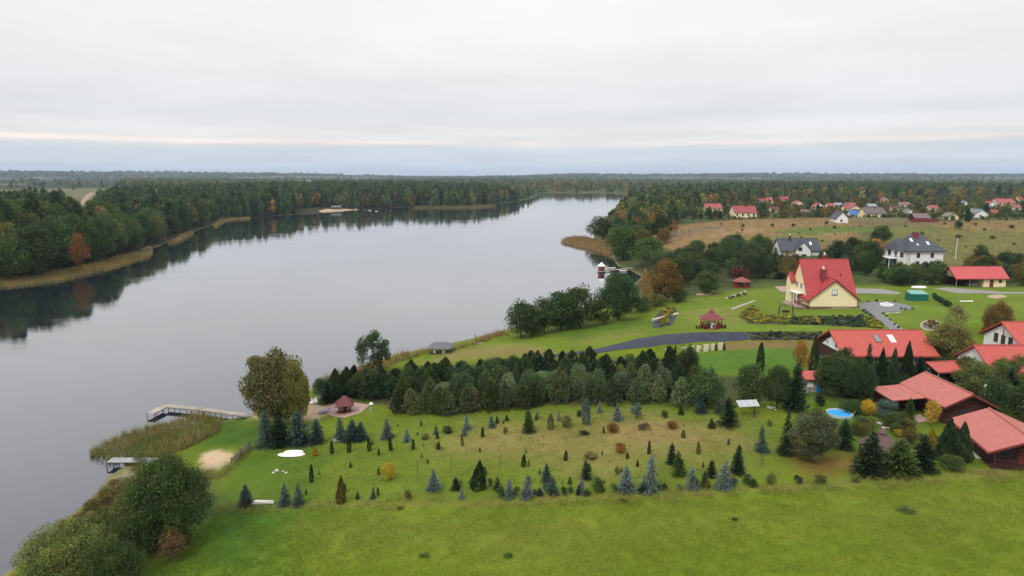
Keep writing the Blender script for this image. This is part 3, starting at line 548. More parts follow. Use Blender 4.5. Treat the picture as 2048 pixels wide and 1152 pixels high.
# ------------------------------------------------------------------ building kit (local frame: x right, y away from the lake camera, z up)
def gable(parent, L, Wd, wh, rh, wm, rcol, ridge='x', ov=.5, t=.16, x0=0, y0=0, rname='roof', wname='wall', rn='red_tiles', ovf=None, z0=0, wall=True, gut=True):
    s = rh / ((Wd if ridge == 'x' else L) / 2); span = Wd if ridge == 'x' else L; run = L if ridge == 'x' else Wd; p0, r0 = (y0, x0) if ridge == 'x' else (x0, y0); ovf = ov if ovf is None else ovf; w = None
    if wall: w = MB().extrude([(p0, z0), (p0 + span, z0), (p0 + span, wh), (p0 + span / 2, wh + rh), (p0, wh)], r0, r0 + run, ridge).build(wname, wm, parent)
    g = .03; ez = wh - ov * s + g
    r = MB().extrude([(p0 - ov, ez), (p0 + span / 2, wh + rh + g), (p0 + span + ov, ez), (p0 + span + ov, ez + t), (p0 + span / 2, wh + rh + g + t * 1.15), (p0 - ov, ez + t)], r0 - ovf, r0 + run + ov, ridge).build(rname, roof_mat(rn, rcol, ridge), parent)
    rp = p0 + span / 2; zt = wh + rh + g + t * 1.15
    a, b_ = ((r0 - ovf, rp, zt), (r0 + run + ov, rp, zt)) if ridge == 'x' else ((rp, r0 - ovf, zt), (rp, r0 + run + ov, zt))
    MB().beam(a, b_, .26, .12).build('ridge_cap', roof_mat(rn + '_cap', tuple(c * .8 for c in rcol), ridge), r)
    if gut:
        for q in (p0 - ov - .08, p0 + span + ov + .08):
            ends = ((r0 - ovf, q, ez - .02), (r0 + run + ov, q, ez - .02)) if ridge == 'x' else ((q, r0 - ovf, ez - .02), (q, r0 + run + ov, ez - .02)); MB().beam(*ends, .14, .13).build('gutter', M['trim'], r)
    return w, r, s
def window(parent, x, y, z, w, h, face='f', fm='frame', bars=1, name='window'):
    """frame with reveal and a pane set back in it; face f looks to -y, l looks to -x"""
    d = .07; f = .09; mb = MB()
    def bx(m, a0, a1, b0, b1, o0, o1):
        if face == 'f': m.box(x + a0, x + a1, y - o1, y - o0, z + b0, z + b1)
        else: m.box(x - o1, x - o0, y + a0, y + a1, z + b0, z + b1)
    bx(mb, 0, w, 0, f, -.02, d); bx(mb, 0, w, h - f, h, -.02, d); bx(mb, 0, f, f, h - f, -.02, d); bx(mb, w - f, w, f, h - f, -.02, d)
    for i in range(bars): c = w * (i + 1) / (bars + 1); bx(mb, c - f * .35, c + f * .35, f, h - f, -.02, d * .8)
    o = mb.build(name, M[fm], parent); p = MB(); bx(p, f, w - f, f, h - f, -.02, .012); p.build('pane', M['glass'], o); s_ = MB(); bx(s_, -.08, w + .08, -.07, -.003, -.01, .13); s_.build('sill', M[fm], o)
    return o
def door(parent, x, y, w, h, face='f', m='trim', z=0):
    mb = MB(); (mb.box(x, x + w, y - .06, y + .02, z, z + h) if face == 'f' else mb.box(x - .06, x + .02, y, y + w, z, z + h)); o = mb.build('door', M[m], parent)
    k = MB(); (k.box(x + w - .18, x + w - .1, y - .12, y - .062, z + 1, z + 1.12) if face == 'f' else k.box(x - .12, x - .062, y + w - .18, y + w - .1, z + 1, z + 1.12)); k.build('handle', M['steel'], o); return o
def chimney(parent, x, y, z0, z1, w=.8, m='brick', cowl=True):
    o = MB().box(x - w / 2, x + w / 2, y - w / 2, y + w / 2, z0, z1).box(x - w / 2 - .08, x + w / 2 + .08, y - w / 2 - .08, y + w / 2 + .08, z1, z1 + .12).build('chimney', M[m], parent)
    if cowl: MB().cyl((x - .15, y), .16, z1 + .12, z1 + .75, 8).cyl((x - .15, y), .24, z1 + .75, z1 + .9, 8, .05).cyl((x + .2, y), .12, z1 + .12, z1 + .45, 8).build('cowl', M['frame'], o)
    return o
def skylight(parent, x0, x1, ya, yb, fz, m='frame'):
    """a roof window lying on a slope of height fz(y)"""
    e = .06; mb = MB()
    def slab(mm, a0, a1, b0, b1, lo, hi): mm.add([(a, q, fz(q) + o) for o in (lo, hi) for q in (b0, b1) for a in (a0, a1)], [(0, 2, 3, 1), (4, 5, 7, 6), (0, 1, 5, 4), (2, 6, 7, 3), (0, 4, 6, 2), (1, 3, 7, 5)])
    slab(mb, x0, x1, ya, yb, .02, .12); o = mb.build('skylight', M[m], parent); p = MB(); slab(p, x0 + e, x1 - e, ya + e, yb - e, .122, .135); p.build('pane', M['whitepl'] if m == 'frame' else M['steel'], o); return o
def hz(x, y): return float(height(np.array([float(x)]), np.array([float(y)]))[0])
def base(name, x, y, label, cat, rz=0, group=None, z=None): return empty(name, (x, y, hz(x, y) if z is None else z), rz, label, cat, group)

# yellow house with the big red roof
A = base('house', 72.9, 164.0, 'yellow house with steep red roof, cream front gable and dark stone plinth', 'house')
gable(A, 11.3, 12.0, 2.7, 8.6, M['cream'], RED, 'x', .55, .18, 0, 1.0)
w_, r_, s_ = gable(A, 11.5, 5.2, 2.6, 4.5, M['cream'], RED, 'y', .65, .18, -.1, 0, 'front_roof', 'front_gable', ovf=.5)
MB().beam((-.8, -.52, 2.08), (5.65, -.52, 7.14), .07, .26).beam((5.65, -.52, 7.14), (12.1, -.52, 2.08), .07, .26).build('bargeboard', M['trim'], A)
MB().box(-.16, 11.46, -.06, 5.0, -.4, .62).box(-.06, 11.36, 5.0, 13.06, -.4, .62).build('plinth', M['plinth'], A)
MB().box(5.2, 10.2, -.2, -.065, .05, .34).build('cellar_ledge', M['stone'], A)
window(A, 5.05, 0, 3.5, 1.35, 1.35, 'f', 'darkframe'); MB().box(4.93, 6.52, -.025, -.004, 3.35, 5.0).build('window_surround', M['white'], A)
chimney(A, 4.3, 3.6, 5.4, 9.2, 1.15); chimney(A, 6.6, 8.6, 9, 12.2, 1.0, 'trim')
MB().cyl((8.9, 4.2), .12, 6, 8.3, 8).build('vent_pipe', M['trim'], A)
for yy, zz in ((2.2, .9), (6.2, .9), (9.4, .9), (5.2, 4.1), (7.6, 4.1)): window(A, 0, yy, zz, 1.2, 1.5, 'l', 'frame')
MB().box(-1.7, 0, 4.4, 9.6, 3.0, 3.2).build('balcony', M['white'], A); MB().box(-1.7, -1.62, 4.4, 9.6, 3.95, 4.05).box(-1.7, 0, 4.4, 4.48, 3.95, 4.05).build('balcony_rail', M['frame'], A)
for yy in (4.5, 6.2, 7.9, 9.5): MB().cyl((-1.62, yy), .09, 0, 3.0, 8).build('balcony_post', M['frame'], A)
gable(A, 1.7, 3.0, 5.6, 1.9, M['cream'], RED, 'x', .3, .14, -1.2, 9.2, 'side_roof', 'side_bay')
mb = MB(); n = 9; pr = [(-1.5 + 1.5 * math.cos(math.pi * i / n) - .6, 1.55 + .55 * math.sin(math.pi * i / n)) for i in range(n + 1)]; mb.extrude(pr + [(p[0], p[1] - .1) for p in pr[::-1]], -.9, 1.0, 'y'); mb.build('canopy', M['trim'], A)

# long red-roofed house behind the conifers
zb = hz(66, 116); B = empty('house', (58.2, 115.7, zb), 0, 'long low house under a coral red roof with two skylights, behind pointed thujas', 'house')
wh = 6.35 - zb; _, _, s_ = gable(B, 15.4, 10.6, wh, 2.9, M['darkwood'], CORAL, 'x', .7, .2, rn='coral_tiles')
fz = lambda q: wh + .03 + .2 + q * 2.9 / 5.3
skylight(B, 6.5, 7.5, 2.3, 4.0, fz, 'darkframe'); skylight(B, 9.1, 10.1, 2.3, 4.0, fz, 'frame')
MB().extrude([(1.6, wh - .2), (9, wh - .2), (5.3, wh + 2.0)], -.03, -.004, 'x').build('gable_render', M['white'], B)
window(B, -.03, 3.0, wh + .15, .9, .9, 'l'); window(B, -.03, 6.4, wh + .15, .9, .9, 'l'); window(B, 0, 2.2, .8, 1.2, 1.1, 'l')
for xx in (2.0, 5.0, 8.0, 12.0): window(B, xx, 0, .8, 1.2, 1.2, 'f', 'frame')
door(B, 10.2, 0, .95, 2.0)

# upper and lower lodges
zb = hz(61, 91); E1 = empty('lodge', (58.3, 88.2, zb), 0, 'upper dark timber lodge with pale red roof and a lower annex roof on its left', 'lodge')
eh = 6.75 - zb; gable(E1, 6.0, 9.2, eh, 1.45, M['darkwood'], PALE, 'y', .6, .16, rn='pale_red_tiles', ovf=1.0)
MB().beam((-.72, -1.02, eh - .3), (3, -1.02, eh + 1.5), .06, .24).beam((3, -1.02, eh + 1.5), (6.72, -1.02, eh - .3), .06, .24).build('bargeboard', M['trim'], E1)
MB().add([(-5.2, 3.2, eh - .75), (-5.2, 9.4, eh - .75), (-.3, 9.4, eh - .28), (-.3, 3.2, eh - .28), (-5.2, 3.2, eh - .62), (-5.2, 9.4, eh - .62), (-.3, 9.4, eh - .15), (-.3, 3.2, eh - .15)], [(0, 1, 2, 3), (7, 6, 5, 4), (0, 4, 5, 1), (1, 5, 6, 2), (2, 6, 7, 3), (3, 7, 4, 0)]).build('annex_roof', roof_mat('pale_red_tiles', PALE, 'y'), E1)
MB().box(-4.7, -.003, 6.5, 9.0, 0, eh - .8).build('annex_wall', M['darkwood'], E1)
for yy in (3.5, 6.0): MB().box(-5.0, -4.85, yy, yy + .15, -.2, eh - .78).build('annex_post', M['darkwood'], E1)
window(E1, 2.2, 0, .9, 1.3, 1.0, 'f', 'darkframe'); window(E1, 0, 1.0, .9, 1.2, 1.0, 'l', 'darkframe'); door(E1, 4.4, 0, .9, 2.0)
zb = hz(58, 78); F1 = empty('lodge', (55.3, 75.4, zb), R(-12.5), 'lower dark red log lodge with pale red roof and porch by the field edge', 'lodge')
eh = 6.1 - zb; gable(F1, 7.4, 8.6, eh, 1.5, M['darkwood'], PALE, 'y', .65, .16, rn='pale_red_tiles', ovf=1.9)
MB().beam((-.75, -1.92, eh - .28), (3.7, -1.92, eh + 1.54), .06, .22).beam((3.7, -1.92, eh + 1.54), (8.15, -1.92, eh - .28), .06, .22).build('bargeboard', M['trim'], F1)
for k in range(int((eh - .45) / .26)): MB().box(-.07, -.004, 0.02, 8.58, .1 + k * .26, .27 + k * .26).build('log', M['darkwood'], F1)
for xx in (.05, 2.4, 4.9, 7.2): MB().box(xx, xx + .15, -1.75, -1.6, -.2, eh - .1).build('porch_post', M['darkwood'], F1)
MB().box(-.1, 7.5, -1.85, -.005, -.3, .12).build('porch_deck', M['darkwood'], F1)
MB().box(.05, 7.35, -1.72, -1.66, .95, 1.03).box(.05, 7.35, -1.72, -1.66, .5, .56).box(.05, 7.35, -1.72, -1.66, .2, .26).build('porch_rail', M['darkwood'], F1)
window(F1, 1.2, 0, .9, 1.3, 1.1, 'f', 'darkframe'); door(F1, 3.4, 0, .95, 2.0); window(F1, 5.2, 0, .9, 1.3, 1.1, 'f', 'darkframe'); MB().box(-.5, 0, 1, 8.3, -.25, .03).build('plinth', M['stone'], F1)

# small carport and the houses at the right edge
zb = hz(70, 107); D1 = empty('carport', (68.0, 105.2, zb), R(8), 'small open carport with flat coral red roof and white post behind the upper lodge', 'carport')
gable(D1, 6.8, 4.6, 6.3 - zb, .75, M['darkwood'], CORAL, 'x', .5, .14, rn='coral_tiles', wall=False)
MB().box(0, 6.8, 4.4, 4.6, 0, 6.2 - zb).box(6.6, 6.8, 1, 4.4, 0, 6.2 - zb).build('back_wall', M['darkwood'], D1)
for xx in (.05, 3.3, 6.5): MB().box(xx, xx + .16, .05, .21, -.2, 6.28 - zb).build('post', M['frame' if xx < 1 else 'darkwood'], D1)
zb = hz(84, 109); CF = empty('house', (76.2, 104.6, zb), 0, 'coral-roofed front house cut by the right edge, its plain slope facing the lodges', 'house')
gable(CF, 15, 8.6, 6.8 - zb, 2.7, M['white'], CORAL, 'x', .6, .18, rn='coral_tiles')
window(CF, 0, 2.0, .8, 1.2, 1.2, 'l', 'darkframe'); window(CF, 0, 5.2, .8, 1.2, 1.2, 'l', 'darkframe')
for xx in (1.5, 4.0): window(CF, xx, 0, .8, 1.3, 1.2, 'f', 'darkframe')
zb = hz(88, 117); CB = empty('house', (87.2, 113.4, zb), 0, 'white-gabled house with brown arched windows and coral roof at the right edge', 'house')
eh = 8.6 - zb; gable(CB, 15, 9.6, eh, 2.8, M['white'], CORAL, 'x', .7, .18, rn='coral_tiles')
for yy in (2.4, 4.2, 6.0): window(CB, 0, yy, eh - .9, 1.0, 1.5, 'l', 'darkframe')
MB().beam((-.02, .1, eh - .05), (-.02, 4.8, eh + 2.7), .05, .2).beam((-.02, 4.8, eh + 2.7), (-.02, 9.5, eh - .05), .05, .2).beam((-.02, 4.8, eh), (-.02, 4.8, eh + 2.6), .05, .14).build('gable_timber', M['trim'], CB)
zb = hz(82, 112); CP = empty('porch', (80.2, 109.9, zb), 0, 'low coral porch roof between the white-gabled house and the front house', 'porch')
gable(CP, 6.6, 5.0, 7.1 - zb, 1.1, M['darkwood'], CORAL, 'x', .5, .14, rn='coral_tiles', wall=False)
for xx, yy in ((.1, .1), (.1, 4.7), (6.3, .1), (6.3, 4.7)): MB().box(xx, xx + .16, yy, yy + .16, -.2, 7.1 - zb).build('post', M['darkwood'], CP)

# white villa with the slate hip roof
zb = hz(140, 236); V1 = empty('house', (136.6, 233.0, zb), R(4), 'large white villa with dark slate hip roof, brick chimney and left balcony on the hill', 'house')
MB().box(0, 12, 0, 12, -.5, 5.6).box(-2.6, 0, 2.5, 10, -.5, 5.6).build('wall', M['white'], V1)
o = .8; e = 5.62; tp = 11.3; sl = roof_mat('slate_tiles', SLATE, 'x')
MB().add([(-o, -o, e), (12 + o, -o, e), (12 + o, 12 + o, e), (-o, 12 + o, e), (4.6, 6, tp), (6.6, 6, tp), (-o, -o, e - .22), (12 + o, -o, e - .22), (12 + o, 12 + o, e - .22), (-o, 12 + o, e - .22)], [(0, 1, 5, 4), (1, 2, 5), (2, 3, 4, 5), (3, 0, 4), (0, 6, 7, 1), (1, 7, 8, 2), (2, 8, 9, 3), (3, 9, 6, 0), (6, 9, 8, 7)]).build('roof', sl, V1)
MB().add([(-3.4, 1.9, e + .003), (2, 1.9, e + .003), (2, 10.6, e + .003), (-3.4, 10.6, e + .003), (-1.6, 6.2, 9.4), (3.4, 6.2, 9.4)], [(0, 1, 5, 4), (1, 2, 5), (2, 3, 4, 5), (3, 0, 4), (0, 3, 2, 1)]).build('wing_roof', sl, V1)
chimney(V1, 4.4, 4.6, 8.6, 11.6, 1.5, 'brick', False); fz = lambda q: e + (q + o) * (tp - e) / 6.8
skylight(V1, 1.7, 2.6, 2.7, 3.9, fz); skylight(V1, 7.0, 7.9, 1.5, 2.7, fz); skylight(V1, 3.2, 3.7, 1.3, 1.9, fz)
for xx in (2.4, 7.4): window(V1, xx, 0, 3.4, 1.15, 1.5, 'f', 'darkframe'); window(V1, xx, 0, .6, 1.15, 1.5, 'f', 'darkframe')
for zz in (.5, 3.4): window(V1, -2.6, 3.2, zz, 1.2, 1.7, 'l', 'darkframe'); window(V1, -2.6, 6.6, zz, 1.6, 1.9, 'l', 'darkframe')
window(V1, -1.9, 2.5, 3.3, 1.2, 1.7, 'f', 'darkframe')
MB().box(-5.8, -2.6, 2.6, 9.4, 2.75, 3.0).build('balcony', M['white'], V1); MB().box(-5.8, -5.72, 2.6, 9.4, 3.85, 3.95).box(-5.8, -2.6, 2.6, 2.68, 3.85, 3.95).box(-5.8, -5.72, 2.6, 9.4, 3.4, 3.46).build('balcony_rail', M['frame'], V1)
for yy in (2.8, 9.0): MB().cyl((-5.5, yy), .13, -.3, 2.75, 8).build('balcony_post', M['white'], V1)
MB().cyl((-.05, -.08), .06, 0, 5.4, 6).build('downpipe', M['dgrey'], V1)

# white house with grey roof behind the tree belt
zb = hz(112, 270); Q1 = empty('house', (105.8, 267.5, zb), 0, 'white house with dark grey roof and tall front gable, half behind trees', 'house')
eh = 11.6 - zb - 3.2; gable(Q1, 15.5, 8.5, eh, 3.9, M['white'], SLATE, 'x', .5, .18, rn='slate_tiles')
gable(Q1, 6.0, 5.6, eh, 3.2, M['white'], SLATE, 'y', .4, .16, 5.2, -1.4, 'gable_roof', 'front_gable', rn='slate_tiles')
window(Q1, 6.3, -1.4, eh - .2, 1.5, 1.3, 'f', 'darkframe'); window(Q1, 7.6, -1.4, eh - 3.4, 2.0, 1.8, 'f', 'darkframe'); window(Q1, 1.8, 0, 1.0, 1.4, 1.4, 'f', 'darkframe')
chimney(Q1, 4.6, 3.4, eh + 3.0, eh + 5.2, .7, 'darkframe'); fz = lambda q: eh + .2 + q * 3.9 / 4.25; skylight(Q1, 12.0, 12.9, 1.7, 2.8, fz)

# garage with the red roof
zb = hz(133, 195); O1 = empty('garage', (126.4, 192.0, zb), 0, 'red-roofed garage, left half open carport, right half cream room with red door', 'garage')
gable(O1, 14.2, 6.4, 2.75, 2.6, M['cream'], (.50, .085, .085), 'x', .55, .16, rn='garage_red_tiles', wall=False)
MB().box(7.9, 14.2, .05, 6.3, -.3, 2.72).build('wall', M['cream'], O1); MB().box(.1, 7.9, 6.1, 6.3, -.3, 2.72).build('back_wall', M['darkwood'], O1)
MB().extrude([(0.05, 2.7), (6.35, 2.7), (3.2, 5.25)], .05, .2, 'x').build('gable_boards', M['wood'], O1); MB().extrude([(0.05, 2.74), (6.35, 2.74), (3.2, 5.25)], 14.0, 14.15, 'x').build('gable_boards', M['wood'], O1)
for xx in (.1, 3.9): MB().box(xx, xx + .18, .1, .28, -.3, 2.6).build('post', M['wood'], O1)
door(O1, 9.6, .05, 1.1, 2.1); window(O1, 12.2, .05, 1.3, .8, .8, 'f', 'darkframe')
MB().box(5.2, 7.6, 1.2, 3.8, -.1, .7).box(5.9, 7.2, 1.6, 3.2, .7, 1.1).build('firewood_stack', M['wood'], O1)

# sheds and pavilions
p = P(1838., 602.); G1 = empty('shed', (p[0] - 2.2, p[1], p[2]), R(-4), 'green tarpaulin shed with pale green top on the lawn right of the driveway', 'shed')
MB().box(0, 4.4, 0, 3.0, -.1, 1.75).build('body', M['green'], G1); MB().add([(-.08, -.08, 1.753), (4.48, -.08, 1.753), (4.2, 3.08, 2.25), (.3, 3.08, 2.25), (-.08, -.08, 1.83), (4.48, -.08, 1.83), (4.2, 3.08, 2.33), (.3, 3.08, 2.33)], [(0, 1, 2, 3), (7, 6, 5, 4), (0, 4, 5, 1), (1, 5, 6, 2), (2, 6, 7, 3), (3, 7, 4, 0)]).build('roof', M['greenlt'], G1)
MB().box(1.4, 3.0, -.05, -.004, 0, 1.6).build('door_flap', M['green'], G1)
def ring(n, r, z, ph=0): return [(r * math.cos(2 * math.pi * (i + .5) / n + ph), r * math.sin(2 * math.pi * (i + .5) / n + ph), z) for i in range(n)]
def gazebo(u, v, wpx, label, roofm, postm, n=6, hw=2.1, hr=1.3, cup=True, wall=True, rz=0, ratio=.82, floor='redwood'):
    q = P(float(u), float(v)); r = wpx * depth_of(q) / FPX / 2; g = empty('gazebo', q, rz, label, 'gazebo'); rp = r * ratio
    MB().cyl((0, 0), rp * 1.08, -.4, .12, n).build('floor', M[floor], g)
    mb = MB(); t_ = .1; a = ring(n, r, hw - .15); b_ = ring(n, .28, hw + hr); mb.add(a + b_ + [(x, y, z - t_) for x, y, z in a], [(i, (i + 1) % n, n + (i + 1) % n, n + i) for i in range(n)] + [tuple(range(n, 2 * n))] + [(i, 2 * n + i, 2 * n + (i + 1) % n, (i + 1) % n) for i in range(n)] + [tuple(range(3 * n - 1, 2 * n - 1, -1))])
    rf = mb.build('roof', roofm, g)
    if cup:
        mb = MB(); a = ring(n, .62, hw + hr + .05); b_ = ring(n, .05, hw + hr + .6); mb.add(a + b_, [(i, (i + 1) % n, n + (i + 1) % n, n + i) for i in range(n)] + [tuple(range(n))]); mb.build('cupola', roofm, rf)
    pts = ring(n, rp, 0)
    for i, (x, y, z) in enumerate(pts):
        MB().box(x - .07, x + .07, y - .07, y + .07, .12, hw + .1).build('post', postm, g)
        x2, y2, _ = pts[(i + 1) % n]
        if wall and i != n // 2:
            mb = MB(); mb.beam((x, y, 1.0), (x2, y2, 1.0), .07, .1); mb.beam((x, y, .3), (x2, y2, .3), .07, .08)
            for k in range(1, 9): s = k / 9; mb.beam((x + (x2 - x) * s, y + (y2 - y) * s, .15), (x + (x2 - x) * s, y + (y2 - y) * s, 1.0), .08, .04)
            mb.build('railing', postm, g)
    mb = MB().cyl((0, 0), rp * .36, .68, .76, 10).cyl((0, 0), .12, .12, .68, 6); mb.build('table', M['darkwood'], g)
    return g, r
gazebo(1422, 655, 50, 'red wooden gazebo with hexagonal dark red roof on the lawn above the dark bank', roof_mat('gazebo_red', (.19, .04, .045), 'x'), M['redwood'], 6, 2.3, 1.25)
gazebo(690, 824, 50, 'gazebo with dark red pyramid roof on the paved patch by the beach', roof_mat('gazebo_dark_red', (.15, .03, .032), 'x'), M['post'], 4, 1.5, 1.05, False, True, R(12), .62)
gazebo(1483, 574, 38, 'small garden pavilion with faded red roof under the dark red-leaved tree', roof_mat('gazebo_faded', (.24, .06, .05), 'x'), M['redwood'], 6, 2.0, 1.1, False)
gazebo(1760, 922, 92, 'gazebo with brown shingle roof hidden behind big conifers', roof_mat('gazebo_brown', (.11, .060, .052), 'x'), M['redwood'], 6, 2.2, 1.3, True)
q = P(1628., 786.); K1 = empty('kiosk', (q[0] - 1.4, q[1], q[2]), R(-3), 'small kiosk with flat red roof and blue front among dark trees', 'kiosk')
MB().box(.2, 2.7, .3, 2.3, 0, 2.2).build('body', M['wood'], K1); MB().box(1.7, 2.6, .22, .297, .1, 2.0).build('door', M['blue'], K1); MB().add([(-.25, -.4, 2.2), (3.1, -.4, 2.2), (3.1, 2.6, 2.75), (-.25, 2.6, 2.75), (-.25, -.4, 2.32), (3.1, -.4, 2.32), (3.1, 2.6, 2.87), (-.25, 2.6, 2.87)], [(0, 1, 2, 3), (7, 6, 5, 4), (0, 4, 5, 1), (1, 5, 6, 2), (2, 6, 7, 3), (3, 7, 4, 0)]).build('roof', roof_mat('coral_tiles', CORAL, 'x'), K1)
MB().box(.35, 1.3, .25, .297, .9, 1.7).build('hatch', M['frame'], K1)
q = P(1508., 834.); S1 = empty('solar_stand', q, R(4), 'white solar panel on a wooden post at the edge of the garden plot', 'solar panel')
MB().cyl((0, 0), .10, -.2, 1.7, 8).build('post', M['post'], S1); MB().beam((0, 0, .5), (-.7, .25, 1.6), .07).beam((.25, -.3, 0), (0, 0, 1.2), .07).build('brace', M['post'], S1)
pn = MB().add([(-2.3, -.3, 1.55), (.55, -.3, 1.62), (.55, 1.0, 2.15), (-2.3, 1.0, 2.08), (-2.3, -.34, 1.63), (.55, -.34, 1.70), (.55, .96, 2.23), (-2.3, .96, 2.16)], [(0, 1, 2, 3), (7, 6, 5, 4), (0, 4, 5, 1), (1, 5, 6, 2), (2, 6, 7, 3), (3, 7, 4, 0)]).build('panel', noisy('panel_face', (.36, .38, .40), .35, .08, 3), S1)
for k in range(4): x = -2.3 + k * .95; MB().beam((x, -.345, 1.66 + k * .023), (x, .955, 2.19 + k * .023), .05, .03).build('rib', M['frame'], pn)
q = P(1679., 830.); PL = empty('pool', q, 0, 'round bright blue paddling pool with pale rim on the lodge lawn', 'pool')
mb = MB(); n = 28; mb.add(ring(n, 1.55, .35) + ring(n, 1.78, .38) + ring(n, 1.80, -.1) + ring(n, 1.5, .15), [(i, (i + 1) % n, n + (i + 1) % n, n + i) for i in range(n)] + [(n + i, n + (i + 1) % n, 2 * n + (i + 1) % n, 2 * n + i) for i in range(n)] + [(i, 3 * n + i, 3 * n + (i + 1) % n, (i + 1) % n) for i in range(n)]); mb.build('rim', noisy('pool_rim', (.34, .42, .42), .6, .2, 4), PL)
MB().cyl((0, 0), 1.52, .1, .24, n).build('pool_water', noisy('pool_blue', (.05, .36, .78), .12, .12, 1.5), PL); MB().beam((1.2, -1.1, .3), (1.5, -1.2, .9), .06).beam((1.5, -.8, .3), (1.7, -.95, .9), .06).build('ladder', M['steel'], PL)

# jetties and things at the water
def jetty(name, pts, z, wd, label, every=2.2, rail=None):
    e = empty(name, (*W(*pts[0], z), 0), 0, label, 'jetty'); w0 = W(*pts[0], z); pp = [tuple(W(a, b_, z) - w0) for a, b_ in pts]
    for a, b_ in zip(pp[:-1], pp[1:]):
        a = np.array(a); b_ = np.array(b_); L = np.hypot(*(b_ - a)); t_ = (b_ - a) / L; nn = np.array([-t_[1], t_[0]]) * wd / 2; mb = MB(); k = 0.0
        while k < L - .05:
            c = a + t_ * (k + .09); mb.beam((*(c - nn * rng.uniform(.97, 1.03)), z + rng.uniform(-.008, .008)), (*(c + nn), z), .165, .05); k += .185
        mb.build('deck', noisy('bleached_boards' if rail is None else rail, (.33, .29, .235) if rail is None else (.30, .30, .30), .85, .25, .7), e)
        MB().beam((*(a - nn * .9), z - .1), (*(b_ - nn * .9), z - .08), .08, .1).beam((*(a + nn * .9), z - .08), (*(b_ + nn * .9), z - .08), .08, .1).build('stringer', M['post'], e)
        for j in range(int(L / every) + 1):
            c = a + t_ * min(j * every, L - .1)
            for s in (-1, 1): MB().cyl(tuple(c + nn * s * .88), .055, -1.6, z - .02, 7).build('pile', M['post'], e)
    return e
jetty('jetty', [(301, 827), (331, 811), (402, 818), (492, 830)], .7, 1.3, 'long bleached L-shaped jetty beside the reed bed')
jetty('jetty', [(219, 920), (276, 920), (312, 921)], .75, 1.5, 'short grey jetty behind the large dark bush', 1.6, 'grey_deck')
jetty('jetty', [(1196, 541), (1225, 540), (1270, 535)], .45, 1.6, 'brown boat jetty beside the little boathouse', 3.0)
w0 = W(1203, 542, .45); BH = empty('boathouse', (*w0, 0), 0, 'little dark red boathouse with white pyramid roof standing over the water', 'boathouse')
MB().box(-1.15, 1.15, -1.0, 1.2, .5, 2.4).build('wall', M['redwood'], BH); MB().add([(-1.4, -1.3, 2.4), (1.4, -1.3, 2.4), (1.4, 1.5, 2.4), (-1.4, 1.5, 2.4), (0, .1, 4.0)], [(0, 1, 4), (1, 2, 4), (2, 3, 4), (3, 0, 4), (3, 2, 1, 0)]).build('roof', M['whitepl'], BH)
for x, y in ((-1, -.9), (1, -.9), (-1, 1.1), (1, 1.1)): MB().cyl((x, y), .1, -1.5, .5, 6).build('pile', M['post'], BH)
door(BH, -.4, -1.0, .8, 1.6, 'f', 'post', .55); MB().box(-1.5, 1.5, -1.5, 1.5, .40, .495).build('platform', M['wood'], BH)
def hull(L, Wd, H, flip=False, n=12, m=9):
    """boat hull lofted from ribs; flipped it lies keel up"""
    mb = MB(); vs = []
    for i in range(n + 1):
        s = i / n * 2 - 1; k = (1 - abs(s) ** 2.6) ** .55; 
        for j in range(m + 1): a = math.pi * j / m; vs.append((s * L / 2, math.cos(a) * Wd / 2 * k, (math.sin(a) ** .8 * H * (.55 + .45 * k)) if flip else (H - math.sin(a) ** .8 * H * k + .12 * s * s)))
    mb.add(vs, [(i * (m + 1) + j, i * (m + 1) + j + 1, (i + 1) * (m + 1) + j + 1, (i + 1) * (m + 1) + j) for i in range(n) for j in range(m)]); return mb
def boat(name, x, y, z, L, Wd, H, rz, label, m='whitepl', group=None):
    e = empty(name, (x, y, z), rz, label, 'boat', group); hull(L, Wd, H).build('hull', M[m], e, smooth=True); MB().box(-L * .1, L * .02, -Wd * .4, Wd * .4, H * .6, H * .7).box(L * .2, L * .3, -Wd * .36, Wd * .36, H * .6, H * .7).build('thwart', M['wood'], e); return e
for u, v, l_, lb in ((1222, 537.5, 4.4, 'white rowing boat tied to the brown jetty, nearer the boathouse'), (1246, 542.5, 3.8, 'white rowing boat with blue rim, nearer the bank by the brown jetty')): w0 = W(u, v, .1); boat('rowing_boat', *w0, -.1, l_, 1.4, .6, R(8), lb)
q = P(583., 911.); WB = empty('boat', q, R(3), 'white plastic boat lying keel up on the lawn', 'boat')
hull(3.5, 1.25, .28, True).build('hull', M['whitepl'], WB, (0, 0, .08), True); hull(2.5, .95, .36, True).build('upper_hull', M['whitepl'], WB, (.28, .1, .30), True)
for xx in (-1.0, 1.0): MB().box(xx - .08, xx + .08, -.6, .6, 0, .1).build('trestle', M['post'], WB)
q = P(526., 1007.); LG = empty('log_heap', q, R(-4), 'heap of pale birch logs on the near garden edge between dark spruces', 'log heap')
for k in range(7): y = (k % 4) * .16 - .25; z = .1 + (k // 4) * .17; L = rng.uniform(.9, 1.25); s = rng.uniform(-.25, .25); MB().beam((-L + s, y, z), (L + s, y + rng.uniform(-.1, .1), z + rng.uniform(-.02, .05)), .15).build('log', M['birch'], LG)
q = P(676., 882.); PT = empty('planter', q, 0, 'white scalloped planter bowl on the lawn before the spruces', 'planter')
